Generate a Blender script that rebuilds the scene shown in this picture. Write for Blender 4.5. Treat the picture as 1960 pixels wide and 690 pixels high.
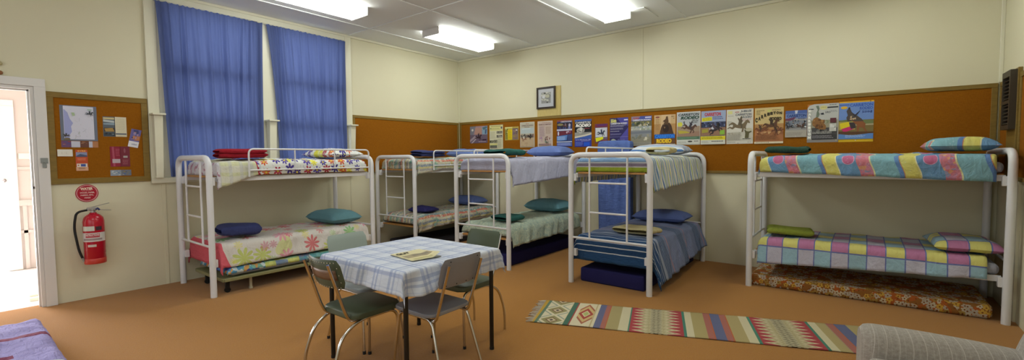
import bpy, bmesh, math, random
from math import sin, cos, pi, radians as rad, sqrt, hypot
from mathutils import Vector, Matrix, noise

for o in list(bpy.data.objects):
    bpy.data.objects.remove(o, do_unlink=True)
sc = bpy.context.scene
COL = sc.collection

# ------------------------------------------------------------------ camera
cam_d = bpy.data.cameras.new('camera'); cam = bpy.data.objects.new('camera', cam_d); COL.objects.link(cam)
F, PITCH, ROLL, YAW = 864.13, .0504, -.0079, -.6615
fw = Vector((sin(YAW)*cos(PITCH), cos(YAW)*cos(PITCH), -sin(PITCH)))
r0 = Vector((cos(YAW), -sin(YAW), 0)); u0 = r0.cross(fw)
rr = r0*cos(ROLL)+u0*sin(ROLL); uu = -r0*sin(ROLL)+u0*cos(ROLL)
cam.matrix_world = Matrix(((rr.x, uu.x, -fw.x, 6.6192), (rr.y, uu.y, -fw.y, -6.7385), (rr.z, uu.z, -fw.z, 1.5), (0, 0, 0, 1)))
cam_d.sensor_width = 36; cam_d.lens = F*36/1960; cam_d.clip_start = .02
sc.camera = cam

# ------------------------------------------------------------------ exposure, sky and lights
sc.view_settings.view_transform = 'Standard'; sc.view_settings.look = 'None'
sc.view_settings.gamma = 1; sc.view_settings.use_curve_mapping = False
EXPOSURE = 0.0
SKY = 2.0
TUBE = 12.5
FILL_BACK, FILL_RIGHT, FILL_HALL, DAY_OUT = 80, 10, 6, 290
sc.view_settings.exposure = EXPOSURE
w = bpy.data.worlds.new('sky'); sc.world = w; w.use_nodes = True
bg = w.node_tree.nodes['Background']; bg.inputs[0].default_value = (.82, .9, 1, 1); bg.inputs[1].default_value = SKY

def area(name, loc, rot, sx, sy, power, col):
    d = bpy.data.lights.new(name, 'AREA'); d.shape = 'RECTANGLE'; d.size = sx; d.size_y = sy
    d.energy = power; d.color = col
    o = bpy.data.objects.new(name, d); o.location = loc; o.rotation_euler = rot; COL.objects.link(o)
    return o
# fill lamps added out of view, plus daylight through the hall doorway
area('fill_light_front', (3.4, -8.72, 1.9), (rad(-90), 0, 0), 3.6, 1.5, FILL_BACK, (.95, .98, 1))  # added ambient fill behind the camera, no window seen there
area('fill_light_side', (7.68, -7.6, 1.9), (0, rad(90), 0), 1.5, 1.2, FILL_RIGHT, (.95, .98, 1))  # added weak fill from the unseen end of the right wall
area('daylight_hall_doorway', (-2.95, -7.0, 1.25), (0, rad(-90), 0), 2.2, 1.5, DAY_OUT, (1, .97, .97))
area('fill_light_hall', (-1.3, -6.4, 2.86), (0, 0, 0), 1.2, 1.2, FILL_HALL, (1, .96, .97))  # added lamp that brightens the hall, no fixture seen

# ------------------------------------------------------------------ colour and material tools
def lin(c):
    return c/12.92 if c <= .04045 else ((c+.055)/1.055)**2.4
def H(s, a=1):
    s = s.lstrip('#'); s = s if len(s) == 6 else ''.join(c*2 for c in s); return tuple(lin(int(s[i:i+2], 16)/255) for i in (0, 2, 4))+(a,)

class G:
    """small wrapper for building shader nodes"""
    def __init__(s, name):
        s.mat = bpy.data.materials.new(name); s.mat.use_nodes = True
        s.t = s.mat.node_tree; s.n = s.t.nodes; s.l = s.t.links
        s.b = s.n['Principled BSDF']; s.out = s.n['Material Output']
        s._uv = None; s._ob = None
    def put(s, sock, v):
        if v is None: return
        if isinstance(v, bpy.types.NodeSocket): s.l.new(v, sock)
        elif sock.type == 'RGBA' and isinstance(v, (tuple, list)): sock.default_value = tuple(v)[:3]+(1,)
        elif sock.type == 'VECTOR' and isinstance(v, (int, float)): sock.default_value = (v, v, v)
        else: sock.default_value = v
    def m(s, op, a, b=None, c=None, clamp=False):
        n = s.n.new('ShaderNodeMath'); n.operation = op; n.use_clamp = clamp
        for i, v in enumerate((a, b, c)): s.put(n.inputs[i], v)
        return n.outputs[0]
    def mix(s, f, a, b, mode='MIX'):
        n = s.n.new('ShaderNodeMix'); n.data_type = 'RGBA'; n.blend_type = mode
        s.put(n.inputs[0], f); s.put(n.inputs[6], a); s.put(n.inputs[7], b); return n.outputs[2]
    def uv(s):
        if not s._uv:
            n = s.n.new('ShaderNodeUVMap'); s._uv = n.outputs[0]
        return s._uv
    def ob(s):
        if not s._ob:
            n = s.n.new('ShaderNodeTexCoord'); s._ob = n.outputs['Object']
        return s._ob
    def sep(s, v):
        n = s.n.new('ShaderNodeSeparateXYZ'); s.put(n.inputs[0], v); return n.outputs
    def com(s, x, y, z=0):
        n = s.n.new('ShaderNodeCombineXYZ')
        for i, v in enumerate((x, y, z)): s.put(n.inputs[i], v)
        return n.outputs[0]
    def vm(s, op, a, b=None):
        n = s.n.new('ShaderNodeVectorMath'); n.operation = op
        s.put(n.inputs[0], a)
        if op == 'SCALE': s.put(n.inputs[3], b)
        else: s.put(n.inputs[1], b)
        return n.outputs[1] if op in ('LENGTH', 'DOT_PRODUCT', 'DISTANCE') else n.outputs[0]
    def noi(s, v, sc_, det=2, rough=.5, dist=0):
        n = s.n.new('ShaderNodeTexNoise'); s.put(n.inputs['Vector'], v); n.inputs['Scale'].default_value = sc_
        n.inputs['Detail'].default_value = det; n.inputs['Roughness'].default_value = rough; n.inputs['Distortion'].default_value = dist
        return n.outputs['Fac'], n.outputs['Color']
    def vor(s, v, sc_, feat='F1', rnd=1):
        n = s.n.new('ShaderNodeTexVoronoi'); n.feature = feat; s.put(n.inputs['Vector'], v)
        n.inputs['Scale'].default_value = sc_; n.inputs['Randomness'].default_value = rnd
        return n.outputs
    def ramp(s, f, stops, interp='CONSTANT'):
        n = s.n.new('ShaderNodeValToRGB'); n.color_ramp.interpolation = interp
        e = n.color_ramp.elements
        while len(e) > 1: e.remove(e[-1])
        e[0].position = stops[0][0]; e[0].color = stops[0][1]
        for p, c in stops[1:]:
            x = e.new(min(1, max(0, p))); x.color = c
        s.put(n.inputs[0], f); return n.outputs[0]
    def bump(s, h, strength=.3, dist=.01, nrm=None):
        n = s.n.new('ShaderNodeBump'); n.inputs['Strength'].default_value = strength; n.inputs['Distance'].default_value = dist
        s.put(n.inputs['Height'], h)
        if nrm is not None: s.put(n.inputs['Normal'], nrm)
        s.put(s.b.inputs['Normal'], n.outputs[0]); return n.outputs[0]
    def fin(s, col, rough=.8, metal=0, spec=None, sheen=0):
        s.put(s.b.inputs['Base Color'], col); s.put(s.b.inputs['Roughness'], rough); s.put(s.b.inputs['Metallic'], metal)
        if spec is not None: s.b.inputs['Specular IOR Level'].default_value = spec
        if sheen: s.b.inputs['Sheen Weight'].default_value = sheen
        return s.mat

M = {}
def plain(key, col, rough=.6, metal=0, bump=0, bscale=60, var=0, spec=None):
    if isinstance(col, str): col = H(col)
    g = G(key); c = col
    if var:
        f, _ = g.noi(g.ob(), 3, 4); f2 = g.m('MULTIPLY_ADD', f, var*2, 1-var)
        c = g.mix(1, col, g.com(f2, f2, f2), 'MULTIPLY')
    if bump:
        f, _ = g.noi(g.ob(), bscale, 3); g.bump(f, bump, .004)
    M[key] = g.fin(c, rough, metal, spec); return M[key]

def cloth_mat(key, fn, bump=.5, rough=.92):
    """cloth: fn(g, u, v) gives the colour; fine weave and soft creases as bump"""
    g = G(key); x = g.sep(g.uv()); c = fn(g, x[0], x[1])
    f1, _ = g.noi(g.uv(), 8, 4, .55, 1.6); f2, _ = g.noi(g.uv(), 420, 1); f3, _ = g.noi(g.vm('MULTIPLY', g.uv(), (5, 17, 1)), 1.3, 3, .55, .8)
    h = g.m('ADD', g.m('ADD', f1, g.m('MULTIPLY', f3, .8)), g.m('MULTIPLY', f2, .05))
    g.bump(h, bump, .03)
    M[key] = g.fin(c, rough, 0, .25); return M[key]

# ------------------------------------------------------------------ mesh tools
class MB:
    def __init__(s):
        s.v = []; s.f = []; s.fm = []; s.uv = []; s.col = []; s.sm = []
    def add(s, vs, fs, mi=0, uvs=None, col=(1, 1, 1, 1), smooth=True):
        o = len(s.v); s.v += [tuple(p) for p in vs]
        for f in fs:
            s.f.append([i+o for i in f]); s.fm.append(mi); s.sm.append(smooth)
            s.uv.append([(uvs[i] if uvs else (vs[i][0], vs[i][1])) for i in f]); s.col.append(col)
    def xf(s, mat, i0=0):
        for i in range(i0, len(s.v)): s.v[i] = tuple(mat @ Vector(s.v[i]))
    def box(s, x0, x1, y0, y1, z0, z1, bev=0, mi=0, col=(1, 1, 1, 1), mat=None):
        bm = bmesh.new(); bmesh.ops.create_cube(bm, size=1)
        for v in bm.verts:
            v.co = Vector(((x0+x1)/2+v.co.x*(x1-x0), (y0+y1)/2+v.co.y*(y1-y0), (z0+z1)/2+v.co.z*(z1-z0)))
        if bev: bmesh.ops.bevel(bm, geom=bm.edges[:], offset=bev, segments=2, profile=.5, affect='EDGES')
        if mat: bm.transform(mat)
        s.bm(bm, mi, col, smooth=False)
    def bm(s, bm, mi=0, col=(1, 1, 1, 1), smooth=True):
        bm.verts.index_update()
        s.add([v.co[:] for v in bm.verts], [[v.index for v in f.verts] for f in bm.faces], mi, None, col, smooth); bm.free()
    def tube(s, pts, r, n=12, mi=0, col=(1, 1, 1, 1), cap=True, rs=None):
        pts = [Vector(p) for p in pts]; N = len(pts)
        tan = []
        for i in range(N):
            a = pts[max(0, i-1)]; b = pts[min(N-1, i+1)]; tan.append((b-a).normalized())
        up = Vector((0, 0, 1)) if abs(tan[0].z) < .9 else Vector((1, 0, 0))
        x = tan[0].cross(up).normalized(); vs = []; fs = []
        for i in range(N):
            if i: 
                q = tan[i-1].rotation_difference(tan[i]); x = (q @ x).normalized()
            y = tan[i].cross(x)
            ra = rs[i] if rs else r
            for k in range(n):
                a = 2*pi*k/n; vs.append(pts[i]+x*cos(a)*ra+y*sin(a)*ra)
        for i in range(N-1):
            for k in range(n):
                fs.append([i*n+k, i*n+(k+1) % n, (i+1)*n+(k+1) % n, (i+1)*n+k])
        s.add(vs, fs, mi, None, col)
        if cap:
            s.add(vs[:n], [list(range(n))[::-1]], mi, None, col, False); s.add(vs[-n:], [list(range(n))], mi, None, col, False)
    def lathe(s, prof, n=24, mi=0, col=(1, 1, 1, 1), loc=(0, 0, 0)):
        vs = []; fs = []
        for (r, z) in prof:
            for k in range(n): vs.append((loc[0]+r*cos(2*pi*k/n), loc[1]+r*sin(2*pi*k/n), loc[2]+z))
        for i in range(len(prof)-1):
            for k in range(n): fs.append([i*n+k, i*n+(k+1) % n, (i+1)*n+(k+1) % n, (i+1)*n+k])
        s.add(vs, fs, mi, None, col)
    def grid(s, fn, nu, nv, mi=0, col=(1, 1, 1, 1), flip=False):
        """fn(i/nu, j/nv) -> (xyz, uv)"""
        vs = []; uv = []
        for j in range(nv+1):
            for i in range(nu+1):
                p, q = fn(i/nu, j/nv); vs.append(p); uv.append(q)
        fs = []
        for j in range(nv):
            for i in range(nu):
                a = j*(nu+1)+i; f = [a, a+1, a+nu+2, a+nu+1]
                fs.append(f[::-1] if flip else f)
        s.add(vs, fs, mi, uv, col)
    def build(s, name, mats, parent=None, loc=None, rz=0):
        me = bpy.data.meshes.new(name); me.from_pydata(s.v, [], s.f)
        if not isinstance(mats, (list, tuple)): mats = [mats]
        for m_ in mats: me.materials.append(m_)
        me.polygons.foreach_set('material_index', s.fm); me.polygons.foreach_set('use_smooth', s.sm)
        ul = me.uv_layers.new(name='UVMap'); fl = []
        for q in s.uv:
            for p in q: fl += [p[0], p[1]]
        ul.data.foreach_set('uv', fl)
        ca = me.color_attributes.new('Ink', 'FLOAT_COLOR', 'CORNER'); fl = []
        for q, c in zip(s.uv, s.col): fl += list(c)*len(q)
        ca.data.foreach_set('color', fl)
        me.update(); me.validate()
        o = bpy.data.objects.new(name, me); COL.objects.link(o)
        if parent: o.parent = parent
        if loc is not None: o.location = loc
        if rz: o.rotation_euler = (0, 0, rz)
        return o

def fillet(pts, r, n=6):
    pts = [Vector(p) for p in pts]; out = [pts[0]]
    for i in range(1, len(pts)-1):
        a, b, c = pts[i-1], pts[i], pts[i+1]
        d1 = (a-b); d2 = (c-b); k = min(r, d1.length*.49, d2.length*.49)
        p = b+d1.normalized()*k; q = b+d2.normalized()*k
        for j in range(n+1):
            t = j/n; out.append((1-t)**2*p+2*t*(1-t)*b+t*t*q)
    out.append(pts[-1]); return out

def empty(name, loc, rz=0):
    o = bpy.data.objects.new(name, None); o.location = loc; o.rotation_euler = (0, 0, rz); o.empty_display_size = .1
    COL.objects.link(o); return o
def tag(o, label, cat, group=None, kind=None):
    o['label'] = label; o['category'] = cat
    if group: o['group'] = group
    if kind: o['kind'] = kind
    return o
def struct(o, label=None):
    o['kind'] = 'structure'
    if label: o['label'] = label
    return o
def sol(o, t, off=0):
    m_ = o.modifiers.new('thickness', 'SOLIDIFY'); m_.thickness = t; m_.offset = off; return o
def bev(o, wd=.01, seg=3):
    m_ = o.modifiers.new('bevel', 'BEVEL'); m_.width = wd; m_.segments = seg; m_.limit_method = 'ANGLE'; return o
def copy_tree(o, parent=None):
    c = o.copy(); COL.objects.link(c)
    if parent: c.parent = parent
    for ch in list(o.children): copy_tree(ch, c)
    return c

# ------------------------------------------------------------------ plain materials
def wall_mat(key, c1, c2):
    g = G(key); f, _ = g.noi(g.ob(), .7, 5, .6); f2, _ = g.noi(g.ob(), 260, 2)
    f3 = g.vor(g.ob(), 1.1)[0]
    c = g.mix(f, H(c1), H(c2))
    sp, _ = g.noi(g.ob(), 2.3, 6, .7); spot = g.m('GREATER_THAN', sp, .72)
    c = g.mix(g.m('MULTIPLY', spot, .12), c, H('#8a7440'))
    g.bump(f2, .12, .003); M[key] = g.fin(c, .62, 0, .3)
wall_mat('wall_paint', '#dbd7bc', '#d6d0b2')
wall_mat('ceiling_paint', '#e8ebea', '#e0e4e4')
wall_mat('hall_paint', '#c9bfbb', '#c4bab6')
plain('cream_gloss', '#dcd9c2', .35, bump=.05)
plain('white_gloss', '#dedcd8', .3)
plain('white_plastic', '#e2e0d4', .4)
plain('bed_enamel', '#dedfe2', .28)
plain('chrome', (.62, .6, .58, 1), .16, 1)
plain('steel', (.45, .45, .46, 1), .35, 1)
plain('black_paint', '#17130f', .35)
plain('black_rubber', '#141414', .7)
plain('dark_frame', '#2c2018', .45)
plain('grey_metal', '#8d9390', .45, .3)
plain('vent_brown', '#3a3327', .5)
plain('vent_dark', '#120f0c', .7)
plain('red_paint', '#b3122a', .22)
plain('brass', (.5, .36, .16, 1), .3, 1)
plain('paper_edge', '#d9d6c4', .7)

def carpet():
    g = G('carpet'); f, _ = g.noi(g.ob(), 150, 3, .7); f2, _ = g.noi(g.ob(), 1.3, 4); f3, _ = g.noi(g.ob(), 45, 3, .7)
    c = g.mix(g.m('MULTIPLY_ADD', f, 1.8, -.4, clamp=True), H('#825418'), H('#c48c38'))
    c = g.mix(g.m('MULTIPLY_ADD', f3, 1.2, -.2, clamp=True), c, H('#a87030'))
    c = g.mix(g.m('MULTIPLY', f2, .35), c, H('#946424'))
    g.bump(g.m('ADD', f, f3), .5, .01); M['carpet'] = g.fin(c, .98, 0, .05, .2)
carpet()
def felt():
    g = G('felt'); x = g.sep(g.ob())
    f, _ = g.noi(g.vm('MULTIPLY', g.ob(), (30, 30, 260)), 1, 2); f2, _ = g.noi(g.vm('MULTIPLY', g.ob(), (260, 260, 30)), 1, 2); f3, _ = g.noi(g.ob(), 1.2, 4)
    h = g.m('ADD', f, f2)
    c = g.mix(g.m('MULTIPLY_ADD', h, .9, -.4, clamp=True), H('#7d4a0c'), H('#a2671a'))
    c = g.mix(g.m('MULTIPLY', f3, .45), c, H('#85500e')); g.bump(h, .25, .003)
    M['felt'] = g.fin(c, .95, 0, .1)
felt()
def wood(key, a, b, sc_=(2, 2, 14), rough=.5):
    g = G(key); v = g.vm('MULTIPLY', g.ob(), sc_); f, _ = g.noi(v, 3, 5, .6, .8)
    c = g.mix(g.m('MULTIPLY_ADD', f, 2, -.5, clamp=True), H(a), H(b)); g.bump(f, .08, .003); M[key] = g.fin(c, rough, 0, .35)
wood('board_trim', '#8a7032', '#76602a', (3, 3, 20))
wood('plywood', '#b98a50', '#a5743c', (4, 4, 30))
wood('pine', '#d0bd7c', '#bda763', (20, 20, 2))
wood('wood_back', '#7d5f48', '#6a4d38', (2, 2, 12), .45)

# printed paper and flat coloured things take their ink colour from the mesh
def ink():
    g = G('printed_paper'); n = g.n.new('ShaderNodeVertexColor'); n.layer_name = 'Ink'
    M['ink'] = g.fin(n.outputs[0], .45, 0, .35)
ink()

def glass():
    g = G('window_glass'); g.b.inputs['Transmission Weight'].default_value = 1; g.b.inputs['IOR'].default_value = 1.1
    M['glass'] = g.fin((1, 1, 1, 1), .02)
glass()
def emis(key, col, st):
    g = G(key); g.b.inputs['Emission Color'].default_value = col; g.b.inputs['Emission Strength'].default_value = st
    M[key] = g.fin((.9, .9, .9, 1), .5)
emis('lit_diffuser', (.97, 1, .93, 1), TUBE)

# ================================================================== STRUCTURE
W, D, CH = 7.717, -8.8, 3.484
def sbox(name, *a, mat, bev_=0):
    mb = MB(); mb.box(*a, bev=bev_); return struct(mb.build(name, mat))
sbox('floor', -.12, W+.1, D-.1, .1, -.1, 0, mat=M['carpet'])
sbox('ceiling', -.12, W+.1, D-.1, .1, CH, CH+.1, mat=M['ceiling_paint'])
# left wall with two window openings and the doorway
DY0, DY1, DZ = -6.97, -6.075, 2.25
WIN = [(-4.95, -3.93), (-3.66, -2.60)]; WZ0, WZ1 = 1.29, 3.38
mb = MB()
for a in ((-.12, 0, DY1, -4.95, 0, CH), (-.12, 0, -4.95, -2.60, 0, WZ0), (-.12, 0, -4.95, -2.60, WZ1, CH), (-.12, 0, -3.93, -3.66, WZ0, WZ1),
          (-.12, 0, -2.60, .1, 0, CH), (-.12, 0, DY0, DY1, DZ, CH), (-.12, 0, D, DY0, 0, CH)):
    mb.box(*a)
struct(mb.build('wall_left', M['wall_paint']))
sbox('wall_back', 0, W, 0, .1, 0, CH, mat=M['wall_paint'])
# right wall and front wall, each with an unseen opening added for light
mb = MB()
for a in ((W, W+.1, -6.9, 0, 0, CH), (W, W+.1, D, -8.3, 0, CH), (W, W+.1, -8.3, -6.9, 0, 1.1), (W, W+.1, -8.3, -6.9, 2.7, CH)): mb.box(*a)
struct(mb.build('wall_right', M['wall_paint']))
mb = MB()
for a in ((-.12, 1.5, D-.1, D, 0, CH), (5.3, W+.1, D-.1, D, 0, CH), (1.5, 5.3, D-.1, D, 0, 1.1), (1.5, 5.3, D-.1, D, 2.7, CH)): mb.box(*a)
struct(mb.build('wall_front', M['wall_paint']))
# cornice and ceiling battens
def trim(i, boxes, mat, bev_=.004, label=None):
    mb = MB()
    for a in boxes: mb.box(*a, bev=bev_)
    return struct(mb.build('trim_%d' % i, mat), label)
trim(1, [(0, .035, D, 0, CH-.035, CH), (.0, W, -.035, 0, CH-.035, CH), (W-.035, W, D, 0, CH-.035, CH)], M['cream_gloss'])
TR = 2
for x in (.62, 1.97, 3.31, 4.56, 5.9, 7.2):
    trim(TR, [(x-.02, x+.02, D, -.035, CH-.012, CH)], M['ceiling_paint']); TR += 1
for y in (-2.53, -5.0, -7.5):
    trim(TR, [(.035, W-.035, y-.02, y+.02, CH-.010, CH)], M['ceiling_paint']); TR += 1
# wall cover strips
trim(TR, [(3.89, 3.93, -.008, 0, 2.225, CH-.035)], M['wall_paint']); TR += 1
trim(TR, [(1.83, 1.87, -.008, 0, 0, 1.25)], M['wall_paint']); TR += 1
trim(TR, [(4.80, 4.84, -.008, 0, 0, 1.25)], M['wall_paint']); TR += 1
trim(TR, [(0, .008, -5.06, -5.02, 0, 1.22)], M['wall_paint']); TR += 1
trim(TR, [(0, .008, -2.54, -2.50, 0, 1.22)], M['wall_paint']); TR += 1
trim(TR, [(0, .02, -.03, 0, 2.225, CH-.035), (0, .03, -.02, 0, 2.225, CH-.035)], M['wall_paint']); TR += 1
trim(TR, [(W-.03, W, -.02, 0, 2.225, CH-.035)], M['cream_gloss']); TR += 1

# window architraves
trim(TR, [(0, .03, -5.16, -5.05, 1.227, CH-.035), (0, .03, -2.60, -2.49, 1.227, CH-.035), (0, .03, -5.05, -2.60, WZ1, CH-.035),
          (0, .025, -3.93, -3.66, 1.29, WZ1), (0, .02, -5.05, -4.95, 1.29, WZ1), (.0301, .05, -5.16, -2.49, 1.227, 1.29), (0, .03, -5.05, -2.60, 1.227, 1.29)], M['cream_gloss'], .004); TR += 1
for i, (a, b) in enumerate(WIN):
    mb = MB()
    x0, x1 = -.1, -.05
    mb.box(x0, x1, a, a+.05, WZ0, WZ1); mb.box(x0, x1, b-.05, b, WZ0, WZ1)
    mb.box(x0, x1, a+.05, b-.05, WZ0, WZ0+.07); mb.box(x0, x1, a+.05, b-.05, WZ1-.05, WZ1)
    for z in (1.98, 2.60): mb.box(x0, x1+.03, a+.05, b-.05, z-.055, z+.055)
    o = struct(mb.build('window_%d' % (i+1), M['cream_gloss']))
    mb = MB(); mb.box(-.077, -.073, a+.05, b-.05, WZ0+.07, WZ1-.05); mb.build('glass_pane', M['glass'], o)

# door architrave and jamb of the doorway on the left
mb = MB()
mb.box(0, .03, DY1, -5.992, 0, DZ); mb.box(0, .03, DY0-.08, DY0, 0, DZ); mb.box(0, .03, DY0-.08, -5.992, DZ, 2.33, bev=.003)
mb.box(-.13, .012, DY1-.03, DY1-.001, 0, DZ-.03); mb.box(-.13, .012, DY0+.001, DY0+.03, 0, DZ-.03); mb.box(-.13, .012, DY0+.001, DY1-.001, DZ-.03, DZ-.001)
mb.box(-.08, -.04, DY1-.045, DY1-.03, 0, DZ-.03); mb.box(-.08, -.04, DY0, DY1-.03, DZ-.045, DZ-.03)
d1 = struct(mb.build('door_1', M['white_gloss']), 'white painted door frame around the open doorway')
mb = MB(); mb.box(.03, .036, -6.058, -6.003, 1.475, 1.53, bev=.002); mb.box(.03, .04, -6.045, -6.015, 1.43, 1.475, bev=.002)
mb.tube([(.036, -6.03, 1.49), (.055, -6.03, 1.49)], .006)
mb.build('latch_plate', M['grey_metal'], d1)
mb = MB(); mb.tube([(-.02, DY1-.03, 1.23), (-.02, DY1-.045, 1.23)], .012); mb.build('catch', M['dark_frame'], d1)

# hallway beyond the doorway
HX = -2.57
sbox('floor_hall', -3.6, -.12, -8.4, -5.2, -.1, -.005, mat=plain('hall_floor', '#dcd6d2', .9, bump=.3, bscale=120))
sbox('ceiling_hall', -3.6, -.12, -8.4, -5.2, 2.9, 3.0, mat=M['hall_paint'])
mb = MB()
for a in ((HX-.1, HX, -6.13, -5.2, 0, 2.9), (HX-.1, HX, -8.4, -7.6, 0, 2.9), (HX-.1, HX, -7.6, -6.13, 2.25, 2.9)): mb.box(*a)
struct(mb.build('wall_hall_left', M['hall_paint']))
sbox('wall_hall_back', HX, -.12, -5.3, -5.2, 0, 2.9, mat=M['hall_paint'])
sbox('wall_hall_front', -3.6, -.12, -8.5, -8.4, 0, 2.9, mat=M['hall_paint'])
mb = MB(); mb.box(HX, HX+.03, -6.17, -6.02, 0, 2.25); mb.box(HX-.1, HX-.001, -6.17, -6.131, 0, 2.249); mb.box(HX, HX+.03, -7.7, -6.02, 2.251, 2.33, bev=.003)
dh = struct(mb.build('door_2', M['white_gloss']))
mb = MB(); mb.lathe([(0, 0), (.012, 0), (.012, .03), (.025, .04), (.025, .06), (0, .068)], 12); mb.xf(Matrix.Translation((HX+.03, -6.15, 1.24)) @ Matrix.Rotation(rad(90), 4, 'Y'))
mb.build('door_knob', M['steel'], dh)
mb = MB(); mb.box(HX, HX+.02, -6.02, -5.3, 1.38, 1.42); mb.box(HX, HX+.025, -6.02, -5.3, .88, .96); mb.box(HX, HX+.02, -6.02, -5.3, .5, .54)
mb.box(HX, HX+.02, -5.99, -5.95, .0, .88)
struct(mb.build('trim_40', M['hall_paint']))
mb = MB(); mb.box(HX, HX+.012, -6.0, -5.86, 1.53, 1.61, bev=.004)
o = mb.build('switch_plate', M['white_plastic']); tag(o, 'white light switch plate on the hallway wall beyond the open doorway', 'light switch')
mb = MB(); mb.box(HX+.012, HX+.018, -5.95, -5.935, 1.56, 1.58); mb.box(HX+.012, HX+.018, -5.92, -5.905, 1.56, 1.58); mb.build('rocker', M['white_plastic'], o)
mb = MB(); mb.box(-1.2, -1.185, -5.315, -5.30, 1.9, 2.15, bev=.002); mb.box(HX, HX+.01, -5.90, -5.87, 2.0, 2.22, bev=.002)
mb = MB(); mb.box(HX, HX+.012, -5.875, -5.70, 2.02, 2.24, bev=.003)
tag(mb.build('wall_sign', M['red_paint']), 'red sign on the hallway wall seen through the open doorway', 'sign')
mb = MB(); mb.box(-.50, -.38, -6.16, -6.06, -.005, .03, bev=.006); mb.box(-.48, -.46, -6.15, -6.07, .03, .05, bev=.004)
tag(mb.build('door_stop', M['white_plastic']), 'small white door stop lying on the hallway floor by the doorway', 'door stop')

# ------------------------------------------------------------------ pin boards
def rail_box(mb, axis, p, a0, a1, z0, z1, t):
    """box on the left (x), back (y) or right (X) wall from a0 to a1"""
    if axis == 'x': mb.box(p, p+t, a0, a1, z0, z1, bev=.003)
    if axis == 'y': mb.box(a0, a1, p-t, p, z0, z1, bev=.003)
    if axis == 'X': mb.box(p-t, p, a0, a1, z0, z1, bev=.003)
def pinboard(axis, p, a0, a1, z0, z1, fwd, ends, label, top=None):
    root = empty('pinboard', {'x': (p, (a0+a1)/2, z0), 'y': ((a0+a1)/2, p, z0), 'X': (p, (a0+a1)/2, z0)}[axis])
    tag(root, label, 'pinboard')
    inv = Matrix.Translation(-root.location)
    mb = MB(); rail_box(mb, axis, p, a0+.01, a1-.01, z0+.01, z1-.01, .012); mb.xf(inv); mb.build('felt_panel', M['felt'], root)
    mb = MB(); rail_box(mb, axis, p, a0, a1, z1-fwd, z1, .022); rail_box(mb, axis, p, a0, a1, z0, z0+(.035 if fwd < .05 else fwd), .022)
    if ends[0]: rail_box(mb, axis, p, a0, a0+fwd, z0+.03, z1-fwd, .021)
    if ends[1]: rail_box(mb, axis, p, a1-fwd, a1, z0+.03, z1-fwd, .021)
    mb.xf(inv); mb.build('wooden_frame', M['board_trim'], root); return root
pinboard('x', 0, -5.997, -5.165, 1.255, 2.213, .058, (1, 1), 'orange-brown felt pinboard in a wooden frame beside the open doorway')
pinboard('x', 0, -2.485, -.03, 1.255, 2.213, .045, (1, 1), 'long felt pinboard strip on the wall right of the blue curtains, without papers')
pinboard('y', 0, .03, W-.031, 1.255, 2.22, .045, (1, 1), 'very long orange-brown felt pinboard covered with rodeo posters along the back wall')
pinboard('X', W, -.42, -.03, 1.255, 2.22, .045, (1, 1), 'short felt pinboard at the right wall corner beside the louvred vent')
# vent cabinet beyond it
root = empty('wall_vent', (W, -.6, 1.3)); tag(root, 'dark brown louvred air vent in a wooden panel on the right wall', 'vent')
mb = MB(); mb.box(-.03, 0, -.16, .16, -.03, .97, bev=.004); mb.build('backing_panel', M['board_trim'], root)
mb = MB(); mb.box(-.075, -.03, -.15, .15, .42, .46); mb.box(-.075, -.03, -.15, .15, .90, .955); mb.box(-.075, -.03, -.15, -.12, .46, .9); mb.box(-.075, -.03, .12, .15, .46, .9); mb.box(-.075, -.03, -.12, .12, .655, .685)
mb.build('vent_frame', M['vent_brown'], root)
mb = MB()
for k in range(13):
    z = .475+k*.033
    if abs(z-.67) < .02: continue
    mb.box(-.009, .009, -.12, .12, -.0025, .0025, mat=Matrix.Translation((-.062, 0, z)) @ Matrix.Rotation(rad(-38), 4, 'Y'))
mb.build('louvres', M['vent_brown'], root)
mb = MB(); mb.box(-.034, -.0305, -.12, .12, .46, .9); mb.build('vent_mesh', M['vent_dark'], root)
pinboard('X', W, -2.6, -.78, 1.255, 2.22, .045, (1, 1), 'felt pinboard on the right wall at the very edge of the photo')
# boxed door panel below
mb = MB(); mb.box(W-.02, W, -.9, -.80, 0, 1.25, bev=.003)
struct(mb.build('trim_41', M['cream_gloss']))

# ------------------------------------------------------------------ ceiling lights
def ceiling_light(x0, x1, y0, y1, label, group=None):
    cx, cy = (x0+x1)/2, (y0+y1)/2; hw, hl = (x1-x0)/2, (y1-y0)/2
    r = empty('ceiling_light', (cx, cy, CH)); tag(r, label, 'ceiling light', group)
    mb = MB(); mb.box(-hw*.8, hw*.8, -hl*.97, hl*.97, -.035, 0, bev=.004); mb.build('housing', M['white_gloss'], r)
    for s in (-1, 1):
        mb = MB(); mb.box(-hw, hw, s*hl-.012*(s > 0), s*hl+.012*(s < 0), -.108, 0, bev=.003); mb.build('end_cap', M['white_gloss'], r)
    mb = MB()
    prof = [(-hw*.98, -.02), (-hw*.98, -.085), (-hw*.9, -.1), (0, -.104), (hw*.9, -.1), (hw*.98, -.085), (hw*.98, -.02)]
    L = hl-.013
    vs = [(a, -L, b) for a, b in prof]+[(a, L, b) for a, b in prof]; n = len(prof)
    mb.add(vs, [[i, i+1, n+i+1, n+i] for i in range(n-1)], smooth=False)
    o = mb.build('diffuser', M['lit_diffuser'], r)
    return r
ceiling_light(1.14, 1.51, -1.95, -.65, 'lit fluorescent ceiling light nearest the back left corner, both ends in view')
ceiling_light(1.06, 1.44, -4.40, -3.13, 'lit fluorescent ceiling light in front of the blue curtains, cut by the photo top')
ceiling_light(3.68, 4.07, -2.08, -.80, 'lit fluorescent ceiling light on the right, beside the ceiling hatch')
ceiling_light(3.68, 4.07, -4.45, -3.18, 'added fluorescent ceiling light above the table, outside the view', 'added ceiling lights out of view')  # added out of view for more room light
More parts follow.
